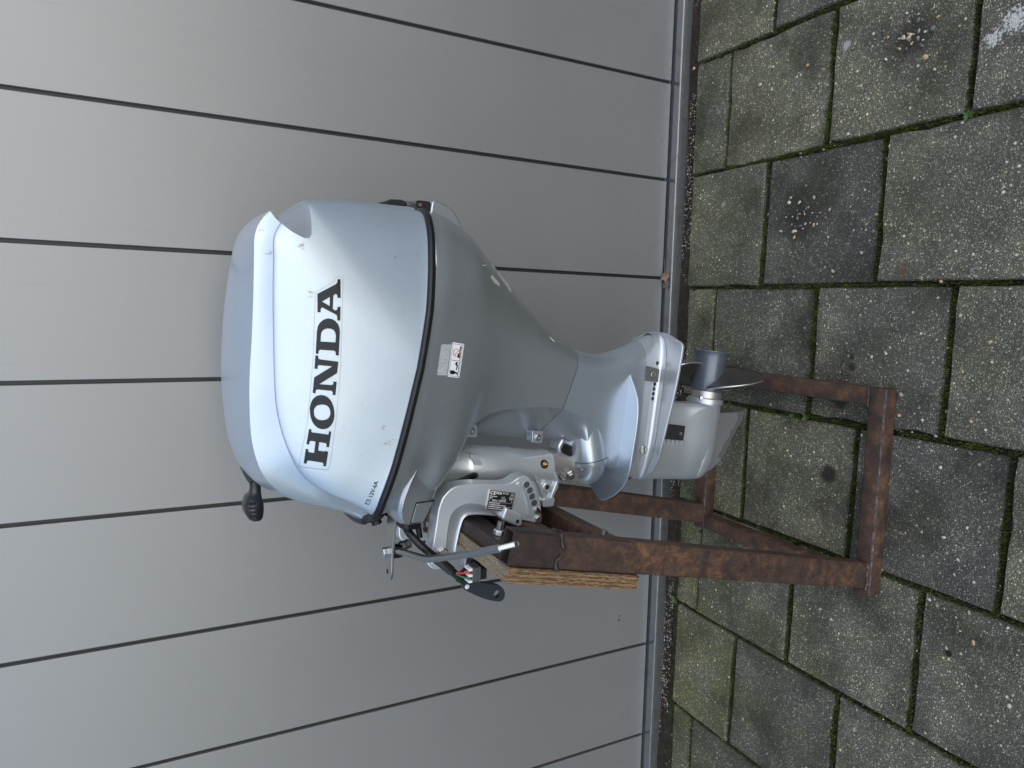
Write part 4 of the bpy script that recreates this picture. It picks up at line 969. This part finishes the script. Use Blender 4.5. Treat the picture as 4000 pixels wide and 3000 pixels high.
# --- clamp brackets that hook over the transom of the stand
clamp = [(-.2660, .914), (-.2590, .904), (-.2555, .890), (-.2555, .862), (-.2615, .806), (-.2570, .787), (-.2515, .777), (-.2505, .766), (-.2520, .7605), (-.2590, .7535), (-.272, .7445), (-.288, .7380), (-.307, .7315), (-.320, .7300), (-.3385, .7300), (-.3415, .7345), (-.3355, .7540), (-.3300, .773), (-.3285, .790), (-.3240, .804), (-.3195, .820), (-.3150, .845), (-.3135, .862), (-.3150, .871), (-.3200, .877), (-.3300, .881), (-.345, .8850), (-.3700, .8900), (-.3880, .8890), (-.3900, .8650), (-.3920, .8350), (-.4020, .8350), (-.4060, .8650), (-.4060, .912), (-.4045, .926), (-.3980, .936), (-.3870, .9405), (-.3670, .940), (-.3530, .938), (-.3230, .933), (-.2990, .930), (-.2870, .927), (-.2750, .922)]
clamp = [(p.x, p.y) for p in crom([(a, b, 0) for a, b in clamp], 2, True)]
inner = [(-.2680, .900), (-.2655, .865), (-.2715, .806), (-.2650, .788), (-.2600, .779), (-.2620, .768), (-.2760, .757), (-.292, .7500), (-.308, .7460), (-.322, .749), (-.322, .760), (-.3155, .790), (-.3080, .820), (-.3000, .846), (-.2960, .868), (-.2985, .886), (-.3090, .898), (-.325, .9015), (-.350, .9045), (-.376, .906), (-.385, .900), (-.392, .905), (-.393, .917), (-.386, .926), (-.355, .925), (-.322, .921), (-.300, .9175), (-.283, .914), (-.2740, .908)]
# the ridge along which the face breaks and slopes down to the hook's inner edge; INN is that edge
RDG = [(-.3300, .8050), (-.3060, .8300), (-.2960, .8500), (-.2915, .8680), (-.2920, .8830), (-.2975, .8960), (-.3075, .9045), (-.3220, .9085), (-.3460, .9115), (-.3700, .9130), (-.3850, .9120)]
INN = [(-.3235, .8040), (-.3195, .8200), (-.3150, .8450), (-.3135, .8620), (-.3150, .8710), (-.3200, .8770), (-.3300, .8810), (-.3450, .8850), (-.3700, .8900), (-.3800, .8900), (-.3880, .8890)]
RDG = [(p.x, p.y) for p in crom([(a_, b_, 0) for a_, b_ in RDG], 4)]; INN = [(p.x, p.y) for p in crom([(a_, b_, 0) for a_, b_ in INN], 4)]
face = [(-.3880, .9405), (-.3670, .940), (-.3530, .938), (-.3230, .933), (-.2990, .930), (-.2870, .927), (-.2750, .922), (-.2660, .914), (-.2590, .904), (-.2555, .890), (-.2555, .862), (-.2615, .806), (-.2570, .787), (-.2515, .777), (-.2505, .766), (-.2520, .7605), (-.2590, .7535), (-.272, .7445), (-.288, .7380), (-.307, .7315), (-.320, .7300), (-.3385, .7300), (-.3415, .7345), (-.3355, .7540), (-.3300, .773), (-.3285, .790)]
face = [(p.x, p.y) for p in crom([(a_, b_, 0) for a_, b_ in face], 2)]
for y0, y1, sg in ((-.612, -.578, 1), (-.442, -.408, 0)):
    if not sg:
        mesh_obj('clamp_bracket', plate(bm_new(), clamp, y0, y1), 'bracket_silver', motor, bevel=.004, bseg=3); continue
    cb = mesh_obj('clamp_bracket', plate(bm_new(), clamp, -.5925, y1), 'bracket_silver', motor, bevel=.0025, bseg=2)
    mesh_obj('face', plate(bm_new(), face + RDG, y0, -.590), 'bracket_silver', cb, bevel=.0048, bseg=4)
    bm = bm_new(); st = ((0, -.6112), (.12, -.6100), (.35, -.6035), (.65, -.5975), (.9, -.5945), (1.0, -.5935)); g = []
    for f_, yy in st: g.append([bm.verts.new((r_[0] + (i_[0] - r_[0]) * f_, yy, r_[1] + (i_[1] - r_[1]) * f_)) for r_, i_ in zip(RDG, INN)])
    for A_, B_ in zip(g, g[1:]):
        for q in range(len(RDG) - 1): bm.faces.new((A_[q], A_[q + 1], B_[q + 1], B_[q]))
    mesh_obj('hook_slope', bm, 'bracket_silver', cb, sharp=60)
    lip = mesh_obj('hook_lip', tube(bm_new(), [(x_, -.5945, z_) for x_, z_ in INN], .0022, 8), 'bracket_silver', cb)
    near_cb = cb
for x, z in ((-.2665, .7630), (-.2775, .7562), (-.2890, .7512), (-.3010, .7465)): mesh_obj('tilt_hole', lathe(bm_new(), (x, -.6128, z), (0, -1, 0), [(-.01, .0058), (.0004, .0058)], 18), 'hole_grey', near_cb, smooth=False)
for x, z in ((-.2665, .7630), (-.2775, .7562), (-.2890, .7512), (-.3010, .7465)):
    mesh_obj('hole_bush', lathe(bm_new(), (x, -.6126, z), (0, -1, 0), [(0, .0078), (.0008, .0074), (.0009, .0062)], 18, False), 'bracket_silver', near_cb)
mesh_obj('flange', tube(bm_new(), crom([(-.2625, -.6125, .7805), (-.280, -.6130, .7690), (-.300, -.6130, .7610), (-.3225, -.6125, .7555)], 5), .0035, 10), 'bracket_silver', near_cb)
mesh_obj('bolt', hexbolt(bm_new(), (-.3325, -.612, .7375), (0, -1, 0), .0075, .005), 'zinc', near_cb, smooth=False)
mesh_obj('bolt', hexbolt(bm_new(), (-.3685, -.612, .9205), (0, -1, .05), .0092, .006), 'steel', near_cb, smooth=False)
pin = mesh_obj('tilt_pin', hexbolt(bm_new(), (-.3160, -.612, .7410), (0, -1, 0), .0062, .006), 'zinc', near_cb, smooth=False)
mesh_obj('clip', plate(bm_new(), [(-.308, .7435), (-.310, .7455), (-.3235, .7330), (-.3245, .7290)], -.6215, -.6185), 'black_plastic', near_cb, smooth=False)
tab = [(-.2985, .8085), (-.3055, .7980), (-.3120, .7855), (-.3180, .7745), (-.3330, .7735), (-.3395, .7745), (-.3380, .7830), (-.3300, .8000), (-.3215, .8160)]
tb = mesh_obj('mounting_tab', plate(bm_new(), tab, -.6235, -.60), 'bracket_silver', near_cb, bevel=.0055, bseg=4)
mesh_obj('tab_hole', lathe(bm_new(), (-.3275, -.6237, .7850), (0, -1, 0), [(-.002, .0034), (.0005, .0034)], 16), 'dark_gap', near_cb, smooth=False)

# data plate, riveted on the near clamp bracket; its lines run down the bracket
PT = [Vector((-.2680, .8360)), Vector((-.2783, .7865)), Vector((-.3136, .7930)), Vector((-.3028, .8425))]    # top-left, top-right, bottom-right, bottom-left as read
dp = mesh_obj('data_plate', plate(bm_new(), rrect([(p.x, p.y) for p in PT], .0015), -.6150, -.612), 'bare_edge', motor, bevel=.0004)
uu = PT[1] - PT[0]; vv = PT[3] - PT[0]
def dpt(fx, fy): p = PT[0] + uu * fx + vv * fy; return (p.x, p.y)
mesh_obj('plate_face', plate(bm_new(), [dpt(*q) for q in ((.018, .025), (.982, .025), (.982, .975), (.018, .975))], -.6152, -.6149), 'plate_black', dp, smooth=False)
allp = bm_new()
def dtext(body, fx, fy, h, bold=0.0, sx=1.0):
    b = text2d(body, 1.0, bold); H = vv.length * h / .7
    ud = uu.normalized() * H * sx; vd = -vv.normalized() * H; o_ = PT[0] + uu * fx + vv * fy
    for q in b.verts: p = o_ + ud * q.co.x + vd * q.co.y; q.co = Vector((p.x, -.6154, p.y))
    t_ = bpy.data.meshes.new('t'); b.to_mesh(t_); b.free(); allp.from_mesh(t_); bpy.data.meshes.remove(t_)
def dbox(a0, b0, a1, b1): allp.faces.new([allp.verts.new((dpt(*q)[0], -.6154, dpt(*q)[1])) for q in ((a0, b0), (a1, b0), (a1, b1), (a0, b1))])
dtext('CE', .03, .205, .16, .02, 1.15); dtext('EAC', .265, .165, .125, .02, .62); dtext('BF15D', .52, .135, .085, 0, .95)
dtext('H', .865, .185, .075, 0, 1.1)
for q in ((.835, .075, .96, .085), (.835, .225, .96, .235), (.835, .075, .843, .235), (.952, .075, .96, .235)): dbox(*q)
b = fill2d([[dpt(.45 + .045 * math.cos(t), .115 + .062 * math.sin(t)) for t in np.linspace(.5, 5.8, 20)] + [dpt(.45 + .036 * math.cos(t), .115 + .05 * math.sin(t)) for t in np.linspace(5.8, .5, 20)]])
for q in b.verts: q.co = Vector((q.co.x, -.6154, q.co.y))
t_ = bpy.data.meshes.new('t'); b.to_mesh(t_); b.free(); allp.from_mesh(t_); bpy.data.meshes.remove(t_)
dbox(.440, .075, .460, .155); dbox(.42, .105, .48, .125)
dtext('Rated power', .045, .315, .058, .025, .92); dtext('Mass', .045, .400, .058, .025, .92)
dtext('11.0kW', .49, .325, .052, 0, .9); dtext('46.5-61.0kg', .49, .405, .052, 0, .82); dtext('MADE IN', .80, .325, .05, .02, .8); dtext('JAPAN', .82, .395, .05, .02, .85)
dtext('BALJ-1509998', .16, .525, .085, 0, 1.08)
dbox(.06, .565, .95, .572); dbox(.06, .755, .95, .762)
dtext('Honda Motor Co.,Ltd.', .045, .645, .055, .025, .88); dtext('2-1-1 Minamiaoyama, Minato-ku, Tokyo, Japan', .045, .725, .05, .025, .72)
dtext('Honda Motor Europe Ltd.', .045, .835, .055, .025, .88); dtext('Cain Road Bracknell, RG12 1HL United Kingdom', .045, .925, .05, .025, .72)
mesh_obj('plate_print', allp, 'print_white', dp, smooth=False)
for fx, fy in ((.065, .47), (.93, .49)):
    p = dpt(fx, fy); mesh_obj('rivet', lathe(bm_new(), (p[0], -.6152, p[1]), (0, -1, 0), [(0, .0016), (.0006, .0014), (.0009, .0006)], 12), 'bare_edge', dp)

# clamp screws with folding handles
for yy, seen in ((-.622, True), (-.398, False)):
    bm = bm_new(); rod(bm, (-.415, yy + .026, .868), (-.372, yy + .026, .868), .0085, 16); thread(bm, Vector((-.388, yy + .026, .868)), Vector((1, 0, 0)), .0085, .02, .002)
    mesh_obj('clamp_screw', bm, 'steel', motor)
    arm = [(p.x, p.y) for p in crom([(-.4245, .8865, 0), (-.4210, .8800, 0), (-.4225, .8730, 0), (-.4310, .8400, 0), (-.4395, .8165, 0), (-.4530, .8070, 0), (-.4640, .8095, 0), (-.4670, .8190, 0), (-.4570, .8470, 0), (-.4390, .8780, 0), (-.4320, .8870, 0)], 5, True)]
    b2 = fill2d([arm, circ2(-.4525, .8215, .0066)])
    for q in b2.verts: q.co = Vector((q.co.x, yy - .004, q.co.y))
    hd = mesh_obj('clamp_handle', b2, 'handle_navy', motor, smooth=False)
    md = hd.modifiers.new('thick', 'SOLIDIFY'); md.thickness = .010; md.offset = -1 
    md = hd.modifiers.new('edge', 'BEVEL'); md.width = .0012; md.segments = 2; md.limit_method = 'ANGLE'
    mesh_obj('rivet', lathe(bm_new(), (-.4300, yy - .004, .8800), (0, -1, 0), [(0, .0042), (.0008, .0040), (.0011, .003)], 16), 'rivet_blue', motor)

# --- steering arm, drag link, cable and connector
bm = plate_z(bm_new(), [(p.x, p.y) for p in crom([(-.285, -.600, 0), (-.310, -.5955, 0), (-.335, -.5865, 0), (-.370, -.5780, 0), (-.405, -.5760, 0), (-.4195, -.5690, 0), (-.4225, -.5580, 0), (-.4160, -.5465, 0), (-.400, -.5415, 0), (-.365, -.5420, 0), (-.330, -.5500, 0), (-.285, -.560, 0)], 4, True)], lambda x: .998, .0045)
arm = mesh_obj('steering_arm', bm, 'steel', motor, bevel=.001)
mesh_obj('arm_hole', lathe(bm_new(), (-.4095, -.556, .9982), (0, 0, 1), [(-.0005, .0042), (.0004, .0042)], 16), 'dark_gap', arm, smooth=False)
bm = bm_new(); hexbolt(bm, (-.3745, -.5590, .998), (0, 0, 1), .0090, .010)
mesh_obj('bolt', bm, 'zinc', arm, smooth=False)
bm = bm_new(); lathe(bm, (-.3745, -.5590, .9935), (0, 0, -1), [(0, .0125), (.018, .0120), (.019, .009)], 20)
mesh_obj('bush', bm, 'rubber', arm)
bm = bm_new(); hexbolt(bm, (-.3700, -.5570, .9760), (.30, .05, -.95), .0095, .010); hexbolt(bm, (-.3670, -.5565, .9665), (.30, .05, -.95), .0080, .009)
mesh_obj('nut', bm, 'dark_steel', arm, smooth=False)
pth = crom([(-.3690, -.5680, .9900), (-.3655, -.605, .9775), (-.3620, -.640, .9670), (-.3605, -.650, .9645), (-.3575, -.6605, .9615), (-.3540, -.671, .9580), (-.334, -.723, .9415), (-.3185, -.762, .9260), (-.3030, -.799, .9125), (-.2985, -.808, .9095)], 5)
link = mesh_obj('drag_link', tube(bm_new(), pth, .0049, 16, 1, False, lambda t: .0056 + .0004 * t if t < .965 else .0060 - (t - .965) * .05), 'steel', motor)
bm = bm_new(); thread(bm, Vector((-.2990, -.807, .9095)), Vector((.41, -.88, -.24)).normalized(), .0045, .034)
mesh_obj('threaded_end', bm, 'zinc', link)
hz = crom([(-.312, -.588, .981), (-.3215, -.594, .9795), (-.3310, -.604, .9760), (-.3450, -.616, .9650), (-.3580, -.623, .9520), (-.3700, -.626, .9395), (-.382, -.628, .9260), (-.396, -.628, .9110), (-.409, -.628, .8970), (-.4150, -.628, .8890)], 5)
har = mesh_obj('wiring_harness', tube(bm_new(), hz, .0066, 14), 'rubber', motor)
bm = tube(bm_new(), hz[24:36], .0082, 14); mesh_obj('sleeve', bm, 'black_plastic', har)
bm = tube(bm_new(), crom([(-.408, -.618, .893), (-.414, -.622, .884), (-.408, -.624, .874), (-.398, -.622, .866), (-.388, -.618, .862)], 5), .012, 12, 1, False, lambda t: .009 + .006 * math.sin(3.14 * t) + .0012 * math.sin(19 * t))
mesh_obj('tape_wrap', bm, 'rubber', har)
mesh_obj('hose_stub', rod(bm_new(), (-.3225, -.56, .948), (-.3545, -.565, .9435), .0058, 14, .0050), 'rubber', motor)
cx0 = Vector((-.394, -.655, .882))
con = mesh_obj('connector', quad_box(bm_new(), -.4080, -.3830, -.664, -.640, .8745, .8885), 'conn_grey', motor, bevel=.0015)
mesh_obj('socket', quad_box(bm_new(), -.4065, -.3880, -.661, -.643, .8600, .8745), 'black_plastic', con, bevel=.0012)
mesh_obj('rim', quad_box(bm_new(), -.4092, -.3820, -.6655, -.638, .8735, .8757), 'conn_grey', con, bevel=.0008)
for a, b in ((-.3875, -.3830), (-.4075, -.4035), (-.3975, -.3935)): mesh_obj('lock_tab', quad_box(bm_new(), a, b, -.6645, -.645, .8880, .8945), 'white_plastic', con, bevel=.0006)
mesh_obj('wire', tube(bm_new(), crom([(-.3965, -.640, .906), (-.3935, -.652, .9010), (-.3900, -.660, .8945), (-.3885, -.6585, .8880)], 5), .0018, 8), 'wire_red', con)
mesh_obj('wire', tube(bm_new(), crom([(-.3985, -.640, .906), (-.4000, -.652, .9005), (-.4010, -.659, .8940), (-.4005, -.6585, .8880)], 5), .0018, 8), 'wire_green', con)

# --- pull cord grip on the front of the cowl
bm = bm_new(); gp0 = Vector((-.236, YC, 1.2085)); ga = Vector((-.995, -.05, .0)).normalized(); gy = Vector((0, 1, 0)); gz = Vector((0, 0, 1))
def grip_ring(t, zt, zb, w_, n=20):
    o_ = Vector((-.236 - t, YC, 0)); out = []
    for i in range(n):
        a = 2 * math.pi * i / n; ca, sa = math.cos(a), math.sin(a); e = .62
        y = w_ * math.copysign(abs(ca) ** e, ca); zz = (zt + zb) / 2 + (zt - zb) / 2 * math.copysign(abs(sa) ** e, sa)
        out.append(o_ + Vector((0, y, zz)))
    return out
rings(bm, [grip_ring(*q) for q in ((-.006, 1.2185, 1.196, .016), (.004, 1.2165, 1.1965, .014), (.012, 1.2128, 1.1966, .0125), (.022, 1.2130, 1.1962, .0130), (.028, 1.2155, 1.1960, .016), (.032, 1.2200, 1.1955, .022), (.037, 1.2220, 1.1945, .027), (.044, 1.2240, 1.1932, .030), (.054, 1.2235, 1.1930, .030), (.060, 1.2205, 1.1938, .029), (.0655, 1.2170, 1.1950, .026), (.0690, 1.2120, 1.1975, .020))])
grip = mesh_obj('starter_grip', bm, 'black_plastic', motor, sharp=50)
for i in range(4):
    x = -.2735 - i * .0066
    mesh_obj('grip_rib', quad_box(bm_new(), x - .0016, x + .0016, YC - .0305, YC + .03, 1.2075, 1.2185), 'rubber', grip, bevel=.0008)
mesh_obj('grip_seat', plate(bm_new(), [(-.222, 1.226), (-.2365, 1.2195), (-.244, 1.2145), (-.2385, 1.206), (-.222, 1.208)], YC - .020, YC + .02), 'black_plastic', motor, bevel=.003)

# ------------------------------------------------------------------ the rusty stand
stand = thing('motor_stand', (-.315, -.52, 0), 'rusty welded steel stand with a wooden transom board, holding the silver outboard engine', 'engine stand')
def rect_tube(bm, a, b, wx, wy, wall=.003, ux=None):
    """square tube from a to b, open ends; wx along ux, wy across"""
    a, b = Vector(a), Vector(b); d = (b - a).normalized(); ux = Vector(ux or (1, 0, 0)); ux = (ux - d * ux.dot(d)).normalized(); uy = d.cross(ux); rc = .004
    def rg(o, hx, hy, r):
        out = []
        for sx, sy, a0 in ((1, 1, 0), (-1, 1, 90), (-1, -1, 180), (1, -1, 270)):
            for q in (0, 30, 60, 90):
                t = R(a0 + q); out.append(o + ux * (sx * (hx - r) + r * math.cos(t)) + uy * (sy * (hy - r) + r * math.sin(t)))
        return out
    o_, i_ = (wx / 2, wy / 2, rc), (wx / 2 - wall, wy / 2 - wall, .0015)
    rings(bm, [rg(a, *i_), rg(a, *o_), rg(b, *o_), rg(b, *i_), rg(a, *i_)], False)
    bmesh.ops.remove_doubles(bm, verts=bm.verts[:], dist=1e-6); return bm
T = .037
def st_part(name, bm, mat='rust', **kw): return mesh_obj(name, bm, mat, stand, **kw)
st_part('base_rail', rect_tube(bm_new(), (-.531, -.7645, T / 2), (-.098, -.7645, T / 2), T, T, ux=(0, 1, 0)))
st_part('base_rail', rect_tube(bm_new(), (-.531, -.2735, T / 2), (-.100, -.2735, T / 2), T, T, ux=(0, 1, 0)))
st_part('base_rail', rect_tube(bm_new(), (-.1165, -.7455, T / 2), (-.1165, -.2925, T / 2), T, T - .0006))
st_part('base_rail', rect_tube(bm_new(), (-.5125, -.7455, T / 2), (-.5125, -.2925, T / 2), T, T - .0006))
for y_ in (-.7806, -.2897):
    pe_ = [(x_, y_ + random.uniform(-.0006, .0006), .0346 + random.uniform(-.0006, .0004)) for x_ in np.linspace(-.530, -.1005, 24)]
    mesh_obj('worn_edge', tube(bm_new(), pe_, .0029, 8, 1, False, lambda t: .0026 + .0006 * math.sin(37 * t) * math.sin(11 * t)), 'weld', stand)
lean = Vector((.1745, 0, .840)).normalized()
def along(x0, z0, t): return (x0 + lean.x * t, z0 + lean.z * t)
for yc, wp in ((-.7585, .055), (-.2760, .052)):
    b0 = Vector((-.4905, yc, T - .001)); b1 = b0 + lean * .858
    bw = b0 + lean * .768
    st_part('post', rect_tube(bm_new(), b0, bw, wp, .031, .003))
    st_part('post_extension', rect_tube(bm_new(), bw, b1, wp, .031, .003), 'mill_scale')
# ragged weld round the extended post and at its foot
bm = bm_new(); o_ = Vector((-.4905, -.7585, T)) + lean * .768
px_ = [(-.0278, -.0165), (-.014, -.017), (0, -.017), (.014, -.017), (.0278, -.0165), (.0285, 0), (.0278, .0165)]
nx_ = Vector((lean.z, 0, -lean.x))
pts = [o_ + nx_ * a + Vector((0, b, 0)) + lean * (.006 * math.sin(i * 2.1) + random.uniform(-.002, .002)) for i, (a, b) in enumerate(px_)]
tube(bm, crom(pts, 5), .0035, 8, 1, False, lambda t: .0028 + .0011 * math.sin(31 * t) + .0009 * math.sin(13 * t + 1))
mesh_obj('weld_bead', bm, 'mill_scale', stand)
bm = bm_new(); tube(bm, crom([(-.519, -.7755, T + .001), (-.505, -.7765, T + .001), (-.49, -.776, T + .0015), (-.475, -.7765, T + .001), (-.462, -.7755, T + .001)], 5), .0032, 8, 1, False, lambda t: .003 + .0007 * math.sin(40 * t))
mesh_obj('weld_bead', bm, 'weld', stand)
for a_, b_ in (((-.137, -.7455, T + .0005), (-.0985, -.7455, T + .0005)), ((-.531, -.7452, T + .0005), (-.494, -.7452, T + .0005)), ((-.531, -.2925, T + .0005), (-.494, -.2925, T + .0005)), ((-.137, -.2925, T + .0005), (-.0985, -.2925, T + .0005)), ((-.4935, -.2925, T), (-.4935, -.2925, .004)), ((-.1355, -.7455, T), (-.1355, -.7455, .004))):
    P_ = [Vector(a_).lerp(Vector(b_), q / 9) + Vector((random.uniform(-.0006, .0006), random.uniform(-.0008, .0008), random.uniform(-.0004, .0006))) for q in range(10)]
    mesh_obj('weld_bead', tube(bm_new(), P_, .0026, 8, 1, False, lambda t: .0024 + .0007 * math.sin(25 * t)), 'mill_scale', stand)
# transom: cross tubes and the plywood board on their outer side
def cross(t, h, wd, y0=-.738, y1=-.293, off=0.0, mt='rust'):
    o_ = Vector((-.4905, 0, T - .001)) + lean * t + nx_ * off
    st_part('cross_tube', rect_tube(bm_new(), (o_.x, y0, o_.z), (o_.x, y1, o_.z), h, wd, .003, ux=lean), mt)
cross(.829, .052, .022, off=-.0165, mt='mill_scale'); cross(.728, .048, .030, off=-.0105); cross(.620, .046, .032, off=-.002)
bd = bpy.data.objects.new('transom_board', None)
bm = bm_new(); quad_box(bm, -.012, .012, -.252, .252, -.126, .126)
bmesh.ops.subdivide_edges(bm, edges=bm.edges[:], cuts=10, use_grid_fill=True)
for v_ in bm.verts:
    e = (abs(v_.co.z) > .1255) or (abs(v_.co.y) > .2515)
    if e: v_.co += Vector((random.uniform(-.0005, .0005), random.uniform(-.0010, .0010), random.uniform(-.0014, .0012)))
me = bpy.data.meshes.new('transom_board'); bm.normal_update(); bm.to_mesh(me); bm.free(); me.materials.append(M['plywood'])
bd = bpy.data.objects.new('transom_board', me); COL.objects.link(bd); bd.parent = stand; bd['_o'] = stand['_o']
o_ = Vector((-.4905, -.523, T)) + lean * .729 - nx_ * .0405
bd.location = o_ - Vector(stand['_o']); bd.rotation_euler = (0, math.atan2(lean.x, lean.z), 0)
for (x, z, y) in ((-.3255, .8515, -.682), (-.3610, .6500, -.690), (-.3255, .8515, -.345)):
    bm = bm_new(); hexbolt(bm, (x, y, z), nx_, .0092, .0085, .013, .0056)
    mesh_obj('bolt', bm, 'zinc', stand, sharp=25)
for o in bpy.data.objects:
    if '_o' in o: del o['_o']
